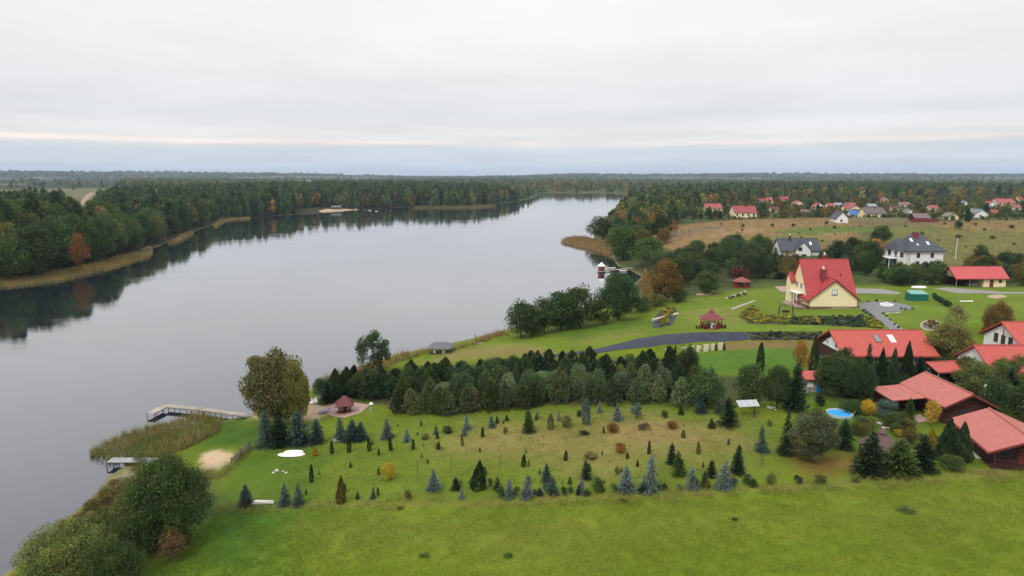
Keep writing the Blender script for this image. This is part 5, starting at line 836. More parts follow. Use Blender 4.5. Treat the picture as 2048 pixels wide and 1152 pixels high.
# ------------------------------------------------------------------ garden conifers and shrubs, one by one (pixel x, base y, top y, width)
GP = 'conifers and shrubs planted in rows across the garden plot'
GARDEN = [
 ('thuja', 664, 907, 881, 9, 'thuja', 'small dark columnar thuja directly left of the four-thuja row, by the white planter', 'thuja'),
 ('thuja', 698, 905, 870, 10, 'thuja', 'dark columnar thuja in front of the twin blue-green spruces', 'thuja'),
 ('thuja', 739, 902, 874, 9, 'thuja', 'dark columnar thuja just right of the twin blue-green spruces', 'thuja'),
 ('thuja', 782, 901, 872, 9, 'thuja', 'dark columnar thuja standing in front of the pointed blue spruce below the gazebo path', 'thuja'),
 ('thuja', 826, 898, 878, 8, 'thuja', 'short dark thuja at the right end of the row behind the white boat', 'thuja'),
 ('thuja', 623, 964, 927, 10, 'thuja', 'lone slim dark thuja on bare lawn below the white boat', 'thuja'),
 ('thuja', 965, 874, 853, 8, 'thuja', 'little dark thuja cone in the upper middle of the garden plot', 'thuja'),
 ('thuja', 925, 891, 867, 7, 'olive', 'narrow olive column below the pair of blue spruces', 'shrub'),
 ('sapling', 984, 887, 864, 8, 'gold', 'thin yellowish sapling beside the little dark thuja cone', 'sapling'),
 ('sapling', 836, 952, 920, 9, 'thuja', 'ragged thin dark conifer between yellow weeping shrub and blue spruce', 'conifer'),
 ('sapling', 901, 946, 911, 11, 'olive', 'ragged leaning young conifer above the dark spruce with a pale one at its foot', 'conifer'),
 ('cone_thuja', 682, 1006, 950, 22, 'bronze', 'tall bronze-olive cone thuja on the near edge of the garden', 'thuja'),
 ('sapling', 694, 961, 934, 11, 'gold', 'thin golden sapling just behind the bronze cone thuja', 'sapling'),
 ('spruce', 715, 998, 979, 11, 'dark', 'tiny dark conifer first right of the bronze cone thuja', 'conifer'),
 ('spruce', 746, 997, 973, 14, 'bluedk', 'tiny blue-green spruce second right of the bronze cone thuja', 'spruce'),
 ('spruce', 868, 980, 937, 34, 'blue', 'silvery blue spruce right of the yellow weeping shrub', 'spruce'),
 ('dense_spruce', 913, 979, 954, 23, 'dark', 'squat dark spruce left of the big black-green cone', 'spruce'),
 ('cone_thuja', 955, 978, 919, 35, 'thuja', 'big black-green cone conifer, darkest on the near garden edge', 'conifer'),
 ('spruce', 923, 997, 974, 16, 'pale', 'pale young spruce at the foot of the squat dark spruce', 'spruce'),
 ('spruce', 994, 979, 951, 20, 'dark', 'small dark conifer just right of the big black-green cone', 'conifer'),
 ('globe_shrub', 817, 998, 976, 17, 'olive', 'olive grassy shrub left of the silvery spruce on the near edge', 'shrub'),
 ('dense_spruce', 492, 1010, 968, 29, 'bluedk', 'dark blue spruce left of the birch log heap', 'spruce'),
 ('spruce', 570, 1010, 963, 30, 'bluedk', 'dark blue spruce, left of the pair right of the birch log heap', 'spruce'),
 ('spruce', 598, 1010, 965, 32, 'bluedk', 'dark blue spruce, right of the pair right of the birch log heap', 'spruce'),
 ('cone_thuja', 630, 911, 892, 15, 'gold', 'small golden cone shrub right of the white boat', 'shrub'),
 ('bush', 775, 959, 922, 30, 'yellow', 'bright yellow weeping shrub on the left of the garden plot', 'shrub'),
 ('globe_shrub', 875, 898, 885, 13, 'olive', 'small olive globe shrub in the middle left of the plot', 'shrub'),
 ('spruce', 775, 877, 836, 29, 'blue', 'pointed blue spruce behind the fourth thuja', 'spruce'),
 ('spruce', 814, 883, 856, 21, 'blue', 'smaller blue-green spruce above the short dark thuja', 'spruce'),
 ('globe_shrub', 851, 878, 865, 17, 'olive', 'olive low shrub between two blue-green spruces in the upper left plot', 'shrub'),
 ('spruce', 872, 868, 847, 14, 'bluedk', 'small dark blue spruce left of the dark mugo pine', 'spruce'),
 ('bush', 894, 866, 850, 22, 'dark', 'dark spreading mugo pine in the upper left of the plot', 'pine'),
 ('spruce', 934, 860, 829, 20, 'blue', 'blue spruce, back one of the overlapping pair above the olive column', 'spruce'),
 ('spruce', 929, 871, 846, 15, 'blue', 'blue spruce, front one of the overlapping pair above the olive column', 'spruce'),
 ('spruce', 984, 855, 829, 17, 'blue', 'small bluish spruce left of the taller pale spruce under the pines', 'spruce'),
 ('spruce', 683, 880, 834, 34, 'bluedk', 'blue-green spruce behind the white planter, left of the twin spruces', 'spruce'),
 ('dense_spruce', 704, 882, 838, 34, 'bluedk', 'middle blue-green spruce of the clump behind the row of thujas', 'spruce'),
 ('dense_spruce', 721, 880, 843, 30, 'bluedk', 'right-hand blue-green spruce of the clump behind the row of thujas', 'spruce'),
 ('big_spruce', 535, 892, 818, 46, 'bluedk', 'tall blue-tipped spruce at the left end of the dark clump under the willow', 'spruce'),
 ('dense_spruce', 562, 890, 832, 48, 'dark', 'dark spruce second from left in the clump under the willow', 'spruce'),
 ('dense_spruce', 598, 889, 820, 50, 'bluedk', 'tallest dark spruce in the middle of the clump under the willow', 'spruce'),
 ('dense_spruce', 632, 887, 836, 38, 'bluedk', 'blue-green spruce at the right end of the clump under the willow', 'spruce'),
 ('spruce', 994, 846, 830, 10, 'dark', 'tiny dark conifer at the foot of the pine row, left one', 'conifer'),
 ('spruce', 1014, 841, 827, 10, 'dark', 'tiny dark conifer at the foot of the pine row, right one', 'conifer'),
 ('dense_spruce', 1058, 864, 817, 27, 'green', 'dense egg-shaped spruce in the upper middle of the plot', 'spruce'),
 ('spruce', 1074, 837, 813, 11, 'pale', 'pale thin young spruce behind the egg-shaped spruce', 'spruce'),
 ('thuja', 1101, 858, 826, 16, 'olive', 'olive upright shrub left of the broad olive bush', 'shrub'),
 ('globe_shrub', 1133, 854, 829, 25, 'olive', 'broad olive bush in the upper middle of the plot', 'shrub'),
 ('spruce', 1118, 841, 817, 11, 'pale', 'pale thin young spruce behind the broad olive bush', 'spruce'),
 ('globe_shrub', 1158, 834, 818, 13, 'dark', 'small dark globe beside the silvery pine on a bare stem', 'shrub'),
 ('young_pine', 1173, 849, 799, 27, 'blue', 'tall silvery pine on a bare stem in the upper middle plot', 'pine'),
 ('spruce', 1200, 825, 799, 12, 'pale', 'thin pale spruce on the upper edge between two silvery pines', 'spruce'),
 ('spruce', 1235, 841, 802, 25, 'blue', 'silvery blue spruce on a short stem left of the lollipop pine', 'spruce'),
 ('airy_tree', 1272, 838, 803, 26, 'blue', 'silvery lollipop pine with a round head on a bare stem', 'pine'),
 ('globe_shrub', 1330, 835, 818, 15, 'green', 'round dark green shrub right of the lollipop pine', 'shrub'),
 ('dense_spruce', 1362, 829, 810, 13, 'green', 'small green spruce between round shrub and the tall spruce on the upper edge', 'spruce'),
 ('spruce', 1401, 826, 784, 26, 'bluedk', 'blue-green spruce on the upper edge left of the big dark leaning spruce', 'spruce'),
 ('spruce', 1437, 826, 790, 20, 'bluedk', 'blue-tipped spruce half behind the big dark leaning spruce', 'spruce'),
 ('dense_spruce', 1456, 852, 793, 44, 'dark', 'big dark leaning spruce left of the solar panel stand', 'spruce'),
 ('dense_spruce', 1423, 856, 836, 16, 'green', 'small green conifer below the big dark leaning spruce', 'conifer'),
 ('spruce', 1524, 903, 850, 30, 'bluedk', 'pointed blue-green spruce on its own at the right of the plot', 'spruce'),
 ('globe_shrub', 1539, 852, 838, 13, 'olive', 'small round shrub below the pale stones by the panel stand', 'shrub'),
 ('globe_shrub', 1225, 864, 844, 25, 'rust', 'rust-coloured globe shrub in the upper middle of the plot', 'shrub'),
 ('globe_shrub', 1344, 857, 840, 22, 'rust', 'reddish-brown globe shrub in the upper right of the plot', 'shrub'),
 ('low_shrub', 1290, 859, 845, 28, 'brown', 'brownish spreading juniper beside the pale plank', 'juniper'),
 ('low_shrub', 1167, 870, 861, 24, 'dark', 'dark mat juniper left of the upper rust globe', 'juniper'),
 ('globe_shrub', 1240, 905, 883, 24, 'rust', 'rust-coloured globe shrub in the centre of the plot', 'shrub'),
 ('sapling', 1042, 879, 868, 6, 'brown', 'tiny brown sapling in the tan grass', 'sapling'),
 ('sapling', 1076, 889, 877, 9, 'olive', 'tiny olive sapling in the tan grass', 'sapling'),
 ('thuja', 1131, 921, 900, 9, 'thuja', 'narrow dark thuja in the middle of the tan grass', 'thuja'),
 ('thuja', 1047, 933, 908, 11, 'thuja', 'narrow dark thuja left of centre in the plot', 'thuja'),
 ('sapling', 998, 940, 909, 11, 'olive', 'thin bare olive sapling above the big black-green cone', 'sapling'),
 ('thuja', 1298, 908, 881, 8, 'thuja', 'slim thuja rising behind the largest blue spruce', 'thuja'),
 ('thuja', 1397, 908, 882, 9, 'bronze', 'slim bronze thuja right of the leaning pair', 'thuja'),
 ('low_shrub', 1181, 917, 904, 30, 'olive', 'ragged low juniper in the centre of the plot', 'juniper'),
 ('dense_spruce', 1093, 963, 926, 22, 'bluedk', 'dark teal spruce above the near row', 'spruce'),
 ('dense_spruce', 1173, 958, 918, 24, 'dark', 'black-green pointed spruce above the near row', 'spruce'),
 ('globe_shrub', 1235, 949, 930, 13, 'olive', 'small olive shrub just behind the left of the two large blue spruces', 'shrub'),
 ('spruce', 1253, 983, 930, 40, 'blue', 'large blue spruce left of the largest one', 'spruce'),
 ('spruce', 1298, 982, 907, 44, 'blue', 'largest blue spruce on the near edge of the garden', 'spruce'),
 ('dense_spruce', 1343, 928, 885, 22, 'dark', 'dark green conifer, left one of the leaning pair', 'conifer'),
 ('dense_spruce', 1358, 951, 900, 30, 'green', 'dark green conifer, right one of the leaning pair', 'conifer'),
 ('spruce', 1385, 976, 932, 34, 'blue', 'blue spruce right of the leaning dark pair', 'spruce'),
 ('dense_spruce', 1408, 974, 940, 20, 'green', 'green bushy spruce squeezed between two blue spruces', 'spruce'),
 ('dense_spruce', 1423, 954, 918, 22, 'dark', 'dark spruce standing behind the two right-hand blue spruces', 'spruce'),
 ('spruce', 1447, 976, 918, 42, 'blue', 'big blue spruce farthest right in the near row', 'spruce'),
 ('dense_spruce', 1473, 948, 888, 28, 'dark', 'tall dark conifer with a bent top at the right of the near row', 'conifer'),
 ('globe_shrub', 1493, 970, 944, 19, 'green', 'small dark green shrub below the conifer with a bent top', 'shrub'),
 ('sapling', 1522, 932, 908, 18, 'green', 'scraggy little conifer below the pointed blue-green spruce', 'conifer'),
 ('spruce', 1054, 996, 947, 33, 'blue', 'blue spruce with frosted tips in the middle of the near row', 'spruce'),
 ('spruce', 1018, 996, 957, 25, 'blue', 'shorter blue spruce left of the frosted one in the near row', 'spruce'),
 ('spruce', 1107, 989, 952, 24, 'bluedk', 'grey-blue spruce right of the frosted one in the near row', 'spruce'),
 ('sapling', 1126, 986, 960, 12, 'thuja', 'thin dark sapling in the near row between two grey spruces', 'sapling'),
 ('spruce', 1162, 987, 952, 22, 'pale', 'pale-topped spruce in the near row', 'spruce'),
 ('bush', 1194, 986, 953, 27, 'green', 'dark green bushy shrub right of the pale-topped spruce', 'shrub'),
 ('globe_shrub', 1142, 986, 970, 11, 'green', 'tiny shrub left of the pale-topped spruce', 'shrub'),
 ('globe_shrub', 1540, 968, 944, 22, 'olive', 'loose olive shrub on the garden edge right of the near row', 'shrub'),
 ('low_shrub', 1594, 966, 950, 20, 'dark', 'small dark shrub on the garden edge below the brown bare patch', 'shrub'),
 ('low_shrub', 1640, 966, 948, 26, 'green', 'spreading dark shrub on the field edge left of the lodge conifers', 'shrub'),
 ('low_shrub', 1710, 962, 946, 24, 'olive', 'olive tuft shrub on the field edge in front of the conifers', 'shrub'),
]
for g in GARDEN: plant(*g[:4], g[4] * (1.12 if 'spruce' in g[0] else 1.05), *g[5:8], GP, None, True, None, 4.0)

# ------------------------------------------------------------------ larger trees and bushes that stand out
T = plant
BIG = [
 ('weeping_willow', 553, 850, 690, 128, 'willow', 'big rounded willow on the beach, olive green turning yellow', 'tree', 'willow'),
 ('weeping_willow', 590, 853, 716, 66, (.27, .215, .045), 'yellow-leaved tree leaning against the right side of the big willow', 'tree', 'willow'),
 ('airy_tree', 748, 752, 655, 76, 'alder', 'open-crowned green tree alone at the shore right of the willow', 'tree', 'alder'),
 ('big_bush', 340, 1088, 902, 178, 'green', 'very large dark green bush in the left foreground', 'bush', 'bush'),
 ('big_bush', 262, 1106, 985, 130, (.10,.125,.035), 'olive-brown bush left of the very large dark one', 'bush', 'bush'),
 ('big_bush', 140, 1180, 1036, 180, (.15,.18,.045), 'light olive bush at the bottom left by the water', 'bush', 'bush'),
 ('big_bush', 232, 1185, 1070, 120, 'green', 'dark green bush at the bottom edge between the olive one and the lawn', 'bush', 'bush'),
 ('bush', 345, 1120, 1055, 60, 'brown', 'brown withered shrub at the foot of the very large dark bush', 'bush', 'shrub'),
 ('bush', 250, 1000, 960, 60, 'brown', 'reddish brown shore shrub beside the small grey jetty', 'bush', 'shrub'),
 ('weeping_willow', 1624, 922, 812, 100, (.098, .125, .055), 'broad grey-green willow bush in front of the pool', 'tree', 'willow'),
 ('big_spruce', 1572, 908, 815, 40, 'dark', 'tall dark spruce left of the broad grey-green willow bush', 'tree', 'spruce'),
 ('dense_spruce', 1688, 897, 836, 44, 'dark', 'dark conifer right of the broad grey-green willow bush', 'tree', 'conifer'),
 ('dense_spruce', 1740, 948, 862, 72, 'dark', 'big dark conifer in front of the brown gazebo roof, left one', 'tree', 'conifer'),
 ('dense_spruce', 1798, 946, 876, 76, 'green', 'big dark conifer in front of the brown gazebo roof, right one', 'tree', 'conifer'),
 ('dense_spruce', 1845, 942, 868, 64, 'dark', 'big dark conifer right of the brown gazebo by the lodge', 'tree', 'conifer'),
 ('bush', 1816, 884, 856, 36, 'bronze', 'bronze shrub behind the brown gazebo roof', 'bush', 'shrub'),
 ('bush', 1797, 872, 858, 22, 'yellow', 'yellow shrub at the right edge of the brown gazebo roof', 'bush', 'shrub'),
 ('thuja', 1861, 908, 857, 22, 'yellow', 'yellow upright shrub left of the dark hedge at the lower lodge', 'bush', 'shrub'),
 ('cone_thuja', 1894, 918, 833, 46, 'dark', 'tall dense dark thuja left of the lower lodge', 'tree', 'thuja'),
 ('cone_thuja', 1922, 922, 842, 44, 'dark', 'tall dense dark thuja touching the corner of the lower lodge', 'tree', 'thuja'),
 ('bush', 1902, 938, 906, 54, 'green', 'low green bush at the foot of the dense thujas', 'bush', 'bush'),
 ('slim_tree', 1862, 852, 793, 36, 'gold', 'orange-yellow egg-shaped tree in front of the upper lodge', 'tree', 'tree'),
 ('bush', 1738, 830, 798, 36, 'yellow', 'bright yellow shrub right of the pool', 'bush', 'shrub'),
 ('globe_shrub', 1742, 855, 830, 23, 'lime', 'yellow-green globe shrub below the bright yellow one', 'bush', 'shrub'),
 ('bush', 1773, 836, 796, 50, 'bluedk', 'blue-grey juniper bush right of the bright yellow shrub', 'bush', 'juniper'),
 ('bush', 1797, 854, 824, 72, 'green', 'wide dark juniper bush above the pale stones', 'bush', 'juniper'),
 ('bush', 1700, 824, 795, 54, 'green', 'spreading dark bush behind the pool', 'bush', 'bush'),
 ('dense_spruce', 1818, 838, 794, 24, 'green', 'small green conifer under the annex roof of the upper lodge', 'tree', 'conifer'),
 ('globe_shrub', 1640, 812, 784, 24, 'dark', 'round dark shrub in front of the kiosk with blue door', 'bush', 'shrub'),
 ('broadleaf', 1412, 816, 733, 84, 'alder', 'round dark tree at the right end of the pine row', 'tree', 'tree'),
 ('broadleaf', 1500, 812, 722, 74, 'alder', 'dark tree behind the solar panel stand', 'tree', 'tree'),
 ('fine_broadleaf', 1553, 816, 726, 66, 'alder', 'dark tree just right of the solar panel stand', 'tree', 'pine'),
 ('dense_spruce', 1590, 822, 724, 52, 'dark', 'dark spruce left of the kiosk with blue door', 'tree', 'pine'),
 ('weeping_willow', 1668, 792, 698, 80, 'alder', 'dark drooping tree behind the kiosk with blue door', 'tree', 'tree'),
 ('fine_broadleaf', 1716, 804, 715, 72, 'alder', 'dark tree in front of the left half of the long red roof', 'tree', 'pine'),
 ('broadleaf', 1690, 756, 690, 50, 'alder', 'greyish tree at the left gable of the long red roof', 'tree', 'pine'),
 ('dense_spruce', 1733, 778, 684, 30, 'dark', 'dark spruce with bushy top before the long red roof', 'tree', 'spruce'),
 ('cone_thuja', 1760, 778, 694, 28, 'dark', 'first pointed thuja left of the tallest before the long red roof', 'tree', 'thuja'),
 ('cone_thuja', 1784, 778, 694, 28, 'dark', 'pointed thuja between two others before the long red roof', 'tree', 'thuja'),
 ('cone_thuja', 1811, 776, 681, 34, 'dark', 'tallest pointed thuja before the right half of the long red roof', 'tree', 'thuja'),
 ('dense_spruce', 1836, 776, 712, 40, 'dark', 'dark conifer at the right end of the row before the long red roof', 'tree', 'conifer'),
 ('thuja', 1520, 740, 684, 18, 'thuja', 'tall dark column thuja alone on the green strip', 'tree', 'thuja'),
 ('slim_tree', 1600, 752, 672, 36, 'rust', 'rust-brown tree left of the long red roof', 'tree', 'tree'),
 ('cone_thuja', 1627, 744, 668, 24, 'dark', 'dark column tree between rust tree and long red roof', 'tree', 'thuja'),
 ('slim_tree', 1909, 662, 604, 56, 'willow', 'loose light green tree on the lawn behind the long red roof', 'tree', 'tree'),
 ('fine_broadleaf', 1896, 728, 642, 104, 'olive', 'large olive tree at the right end of the long red roof', 'tree', 'tree'),
 ('broadleaf', 1860, 716, 668, 60, 'alder', 'dark rounded tree under the large olive one', 'tree', 'tree'),
 ('fine_broadleaf', 1992, 676, 598, 60, 'bronze', 'orange-tinted tree behind the house with white gable', 'tree', 'tree'),
 ('fine_broadleaf', 1950, 796, 720, 96, 'olive', 'olive tree between small carport and the two lodges', 'tree', 'tree'),
 ('dense_spruce', 2018, 800, 734, 60, 'dark', 'dark spruce in front of the front red roof at the right edge', 'tree', 'spruce'),
 ('broadleaf', 1992, 836, 752, 70, 'alder', 'dark tree behind the upper lodge ridge', 'tree', 'tree'),
 ('broadleaf', 2052, 846, 768, 80, 'green', 'green tree cut by the right edge above the lower lodge', 'tree', 'tree'),
 ('spruce', 1378, 750, 686, 38, 'dark', 'tall black-green spruce sticking out at the right end of the back pines', 'tree', 'spruce'),
 ('slim_tree', 1240, 762, 724, 26, 'lime', 'yellow-green tree standing out among the pines', 'tree', 'tree'),
 ('broadleaf', 1042, 676, 596, 78, 'alder', 'first alder at the left end of the shore clump', 'tree', 'alder'),
 ('broadleaf', 1088, 666, 588, 78, 'alder', 'second alder from the left in the shore clump', 'tree', 'alder'),
 ('broadleaf', 1122, 660, 576, 89, 'green', 'third alder from the left in the shore clump', 'tree', 'alder'),
 ('broadleaf', 1160, 654, 566, 91, 'alder', 'fourth alder, tallest of the left shore clump', 'tree', 'alder'),
 ('fine_broadleaf', 1238, 640, 542, 98, 'alder', 'big round dark alder at the right of the shore clump', 'tree', 'alder'),
 ('bush', 1066, 672, 612, 52, 'green', 'bushy undergrowth alder between first and second alders of the shore clump', 'bush', 'bush'),
 ('bush', 1142, 658, 600, 66, 'alder', 'bushy undergrowth alder between third and fourth alders of the shore clump', 'bush', 'bush'),
 ('bush', 1196, 650, 596, 56, 'green', 'bush between the tallest alder and the big round one', 'bush', 'bush'),
 ('slim_tree', 1290, 618, 532, 30, 'orange', 'narrow orange-brown poplar right of the big round alder', 'tree', 'poplar'),
 ('fine_broadleaf', 1328, 604, 514, 76, 'bronze', 'yellow-olive tree right of the orange-brown poplar', 'tree', 'tree'),
 ('bush', 1283, 624, 590, 40, 'alder', 'dark bush under the orange-brown poplar', 'bush', 'bush'),
 ('bush', 1312, 612, 584, 44, 'olive', 'olive bush under the yellow-olive tree', 'bush', 'bush'),
 ('bush', 1358, 604, 570, 40, 'alder', 'dark bush at the top end of the lakeside lawn', 'bush', 'bush'),
 ('broadleaf', 1413, 588, 536, 60, 'green', 'round green tree left of the small red pavilion roof', 'tree', 'tree'),
 ('globe_shrub', 1480, 566, 530, 42, 'redbrown', 'dark red round-headed tree above the small red pavilion', 'tree', 'tree'),
 ('slim_tree', 1574, 562, 496, 38, 'bronze', 'tall yellow-brown cone tree left of the yellow house roof', 'tree', 'tree'),
 ('broadleaf', 1205, 480, 428, 70, 'alder', 'dark alder at the tip of the reed spit', 'tree', 'alder'),
 ('broadleaf', 1246, 520, 446, 74, 'green', 'dark green alder behind the boat jetty, left', 'tree', 'alder'),
 ('broadleaf', 1296, 534, 470, 76, 'green', 'dark green alder behind the boat jetty, right', 'tree', 'alder'),
 ('broadleaf', 1270, 500, 446, 60, 'alder', 'dark alder between the two behind the boat jetty', 'tree', 'alder'),
 ('slim_tree', 1248, 462, 420, 30, 'orange', 'orange birch in the shore wood beyond the reed spit, left', 'tree', 'birch'),
 ('slim_tree', 1292, 464, 416, 34, 'orange', 'broad orange birch in the shore wood beyond the reed spit', 'tree', 'birch'),
 ('slim_tree', 1305, 470, 424, 22, 'orange', 'narrow orange birch right of the broad one', 'tree', 'birch'),
 ('slim_tree', 1348, 470, 438, 18, 'orange', 'small orange birch on the edge of the brown hill', 'tree', 'birch'),
 ('slim_tree', 162, 545, 462, 44, 'rust', 'rust-orange tree on the left shore behind the reeds', 'tree', 'tree'),
 ('slim_tree', 277, 500, 472, 20, 'gold', 'small orange tree at the end of the left reed belt', 'tree', 'tree'),
 ('broadleaf', 318, 486, 424, 44, 'olive', 'yellow-green tree leaning over the left bay', 'tree', 'tree'),
 ('slim_tree', 232, 500, 428, 40, 'lime', 'yellow-topped tree in the left shore wood', 'tree', 'tree'),
 ('broadleaf', 1760, 492, 448, 42, 'alder', 'dark round tree left of the white villa on the hill', 'tree', 'tree'),
 ('slim_tree', 1752, 520, 474, 40, 'orange', 'orange-brown tree left of the white villa', 'tree', 'tree'),
 ('bush', 1960, 512, 486, 28, 'alder', 'dark bush alone on the meadow beside the villa mast', 'bush', 'bush'),
 ('bush', 1916, 458, 440, 18, 'alder', 'dark bush on the brown rise at the right', 'bush', 'bush'),
]
for g in BIG: plant(g[0], *g[1:8], None, g[8])

def row(kinds, pts, n, hpx, wpx, cols, label, cat, name, group, jx=6, jy=3, parts=True):
    us = np.interp(np.linspace(0, 1, n), np.linspace(0, 1, len(pts)), [p[0] for p in pts]); vs = np.interp(us, [p[0] for p in pts], [p[1] for p in pts])
    for u, v in zip(us, vs):
        h = rng.uniform(*hpx); v2 = v + rng.uniform(-jy, jy); plant(kinds[rng.randint(len(kinds))], u + rng.uniform(-jx, jx), v2, v2 - h, rng.uniform(*wpx), cols[rng.randint(len(cols))], label, cat, group, name, parts)
row(['globe_shrub', 'dense_spruce', 'low_shrub'], [(1000, 992), (1080, 990), (1240, 984), (1330, 978), (1500, 972)], 26, (10, 24), (12, 22), ['green', 'dark', 'bluedk', 'olive'], 'low dark shrub filling the near edge between the taller blue spruces', 'shrub', 'edge_shrub', 'low shrubs along the near garden edge', 9, 3)
B1 = 'back row of dark pines across the plot'
PK = ['young_pine', 'young_pine', 'young_pine', 'broadleaf', 'young_pine', 'fine_broadleaf', 'young_pine']
row(PK, [(655, 800), (760, 792), (900, 778), (1080, 766), (1390, 752)], 46, (40, 60), (36, 56), ['pine', 'dark', 'pine', 'pine', 'alder'], 'dark conifer or tree in the back row of the dense pine strip', 'tree', 'pine', B1, 13, 7)
row(['young_pine', 'young_pine', 'broadleaf'], [(670, 786), (760, 778), (900, 764), (1080, 748), (1370, 736)], 38, (32, 48), (34, 50), ['pine', 'dark', 'alder'], 'dark conifer or tree in the back row of the dense pine strip', 'tree', 'pine', B1, 13, 5)
B2 = 'front row of grey-green pines across the plot'
PL_ = ['pinel', 'pinel', (.10, .14, .05), (.085, .115, .055), 'green']
row(['young_pine'], [(800, 822), (900, 824), (1000, 818), (1140, 808), (1400, 808)], 24, (40, 64), (36, 58), PL_, 'grey-green young pine in the front row of the pine strip', 'tree', 'pine', B2, 14, 6)
row(['young_pine', 'young_pine', 'broadleaf'], [(850, 812), (1000, 806), (1140, 796), (1390, 790)], 26, (48, 76), (38, 64), PL_ + ['pine'], 'grey-green young pine in the front row of the pine strip', 'tree', 'pine', B2, 14, 7)
row(['dense_spruce', 'young_pine'], [(655, 805), (690, 790), (735, 775)], 5, (40, 58), (32, 40), ['dark'], 'black-green conifer behind the beach gazebo', 'tree', 'conifer', 'conifers behind the beach gazebo')
row(['cone_thuja'], [(1334, 708), (1448, 700)], 8, (16, 18), (6, 7), ['dark'], 'small dark thuja between the pale panels of the garden wall', 'thuja', 'thuja', 'thujas along the panelled garden wall', 0, 0)
row(['thuja'], [(1393, 658), (1450, 656)], 11, (7, 9), (4, 5), ['thuja'], 'tiny thuja in the hedge around the red gazebo', 'thuja', 'thuja', 'tiny thujas around the red gazebo', 0, 1)
row(['globe_shrub'], [(1868, 598), (1898, 616)], 9, (11, 14), (10, 12), ['dark', 'green'], 'dark hedge shrub beside the green tarpaulin shed', 'shrub', 'hedge_shrub', 'hedge shrubs beside the green shed', .5, .5)

KEEP = [(1545, 1645, 470, 494), (1768, 1888, 462, 513), (612, 742, 400, 420)] + [(a[0] - a[3] * .55, a[0] + a[3] * .55, a[2], a[1] - .42 * (a[1] - a[2])) for a in VILL]
def blocked(x, y, z, h, w):
    """would this tree stand in front of a house the photograph shows?"""
    def pix(zz):
        d = y * cp - (zz - CAM_H) * sp; return 1024 + FPX * x / d, 576 - FPX * (y * sp + (zz - CAM_H) * cp) / d, FPX / d
    u, vb, s = pix(z); _, vt, _ = pix(z + h); hw = w * s * .42
    return any(u + hw > a and u - hw < b_ and vb > d and vt < d for a, b_, c, d in KEEP)
def scatter(kinds, pts, n, hm, wr, cols, label, cat, name, group, sep=4.0, dmin=3.0, parts=False, zc=None):
    poly = Pl(pts) if zc is None else wl(pts, zc); pa = np.asarray(poly); got = []
    for k in range(n * 40):
        if len(got) >= n: break
        q = rng.uniform(pa.min(0), pa.max(0))
        if poly_sd(poly, q[:1], q[1:])[0] < 0 or any((q[0] - g[0]) ** 2 + (q[1] - g[1]) ** 2 < sep * sep for g in got): continue
        if shore(q[:1], q[1:])[0] < dmin: continue
        got.append(q)
    if not got: return
    g = np.array(got); z = height(g[:, 0], g[:, 1])
    for (x, y), zz in zip(g, z):
        h = rng.uniform(*hm); w = h * rng.uniform(*wr)
        if blocked(x, y, zz, h, w): continue
        plant_at(kinds[rng.randint(len(kinds))], (x, y, zz), h, w, cols[rng.randint(len(cols))], label, cat, group, name, parts)
bl = ['broadleaf', 'fine_broadleaf', 'bush']
scatter(bl, [(1360, 580), (1300, 560), (1330, 530), (1420, 520), (1560, 510), (1590, 545), (1560, 562), (1450, 560)], 42, (6.5, 11), (.7, 1.0), ['alder', 'alder', 'green', 'pine'], 'dark broadleaf tree in the belt behind the lakeside lawn', 'tree', 'tree', 'trees behind the lakeside lawn', 5, 3, True)
scatter(['young_pine', 'dense_spruce', 'broadleaf'], [(1450, 545), (1470, 520), (1560, 512), (1700, 520), (1710, 565), (1600, 560), (1500, 560)], 20, (6, 10), (.55, .8), ['dark', 'alder'], 'dark conifer in the belt left of the yellow house', 'tree', 'tree', 'conifers left of the yellow house', 5, 3, True)
scatter(bl, [(1700, 556), (1690, 520), (1740, 512), (1790, 530), (1800, 560), (1760, 570)], 22, (5, 10), (.7, 1.0), ['alder', 'green', 'green', 'pine'], 'dark green tree between the yellow house and the white villa', 'tree', 'tree', 'trees between the yellow house and the villa', 4.5, 3, True)
scatter(bl, [(1775, 572), (1790, 556), (1890, 552), (1896, 570), (1850, 574)], 16, (4, 6), (.9, 1.2), ['alder', 'green'], 'rounded dark shrub tree in the hedge below the white villa', 'tree', 'tree', 'hedge trees below the white villa', 3.5, 3, True)
scatter(bl, [(2005, 572), (1930, 540), (1960, 530), (2070, 535), (2075, 575)], 20, (3.5, 7), (.9, 1.2), ['alder', 'green', 'bronze'], 'dark tree on the slope behind the red-roofed garage', 'tree', 'tree', 'trees on the slope behind the garage', 5, 3, True)
scatter(bl, [(1215, 500), (1200, 440), (1260, 430), (1320, 470), (1340, 510), (1300, 540), (1250, 540)], 34, (8, 13), (.7, 1.0), ['alder', 'alder', 'green', 'bronze'], 'dark alder in the shore wood behind the boat jetty', 'tree', 'alder', 'shore wood behind the boat jetty', 6, 3)
scatter(['broadleaf', 'slim_tree', 'bush'], [(1300, 450), (1330, 446), (1420, 440), (1700, 440), (1700, 432), (1400, 428), (1290, 436)], 40, (6, 11), (.6, 1.0), ['alder', 'pine', 'green', 'bronze', 'dark'], 'dark tree in the hedgerow along the village side of the brown hill', 'tree', 'hedgerow_tree', 'hedgerow trees on the village edge', 7, 3)
scatter(['broadleaf', 'slim_tree', 'dense_spruce', 'bush'], [(1380, 442), (1400, 404), (1700, 398), (2090, 398), (2090, 444), (1900, 446), (1700, 440)], 78, (6, 12), (.6, 1.0), ['alder', 'pine', 'green', 'olive', 'bronze', 'orange'], 'garden tree among the village houses', 'tree', 'tree', 'garden trees in the village', 12, 3)
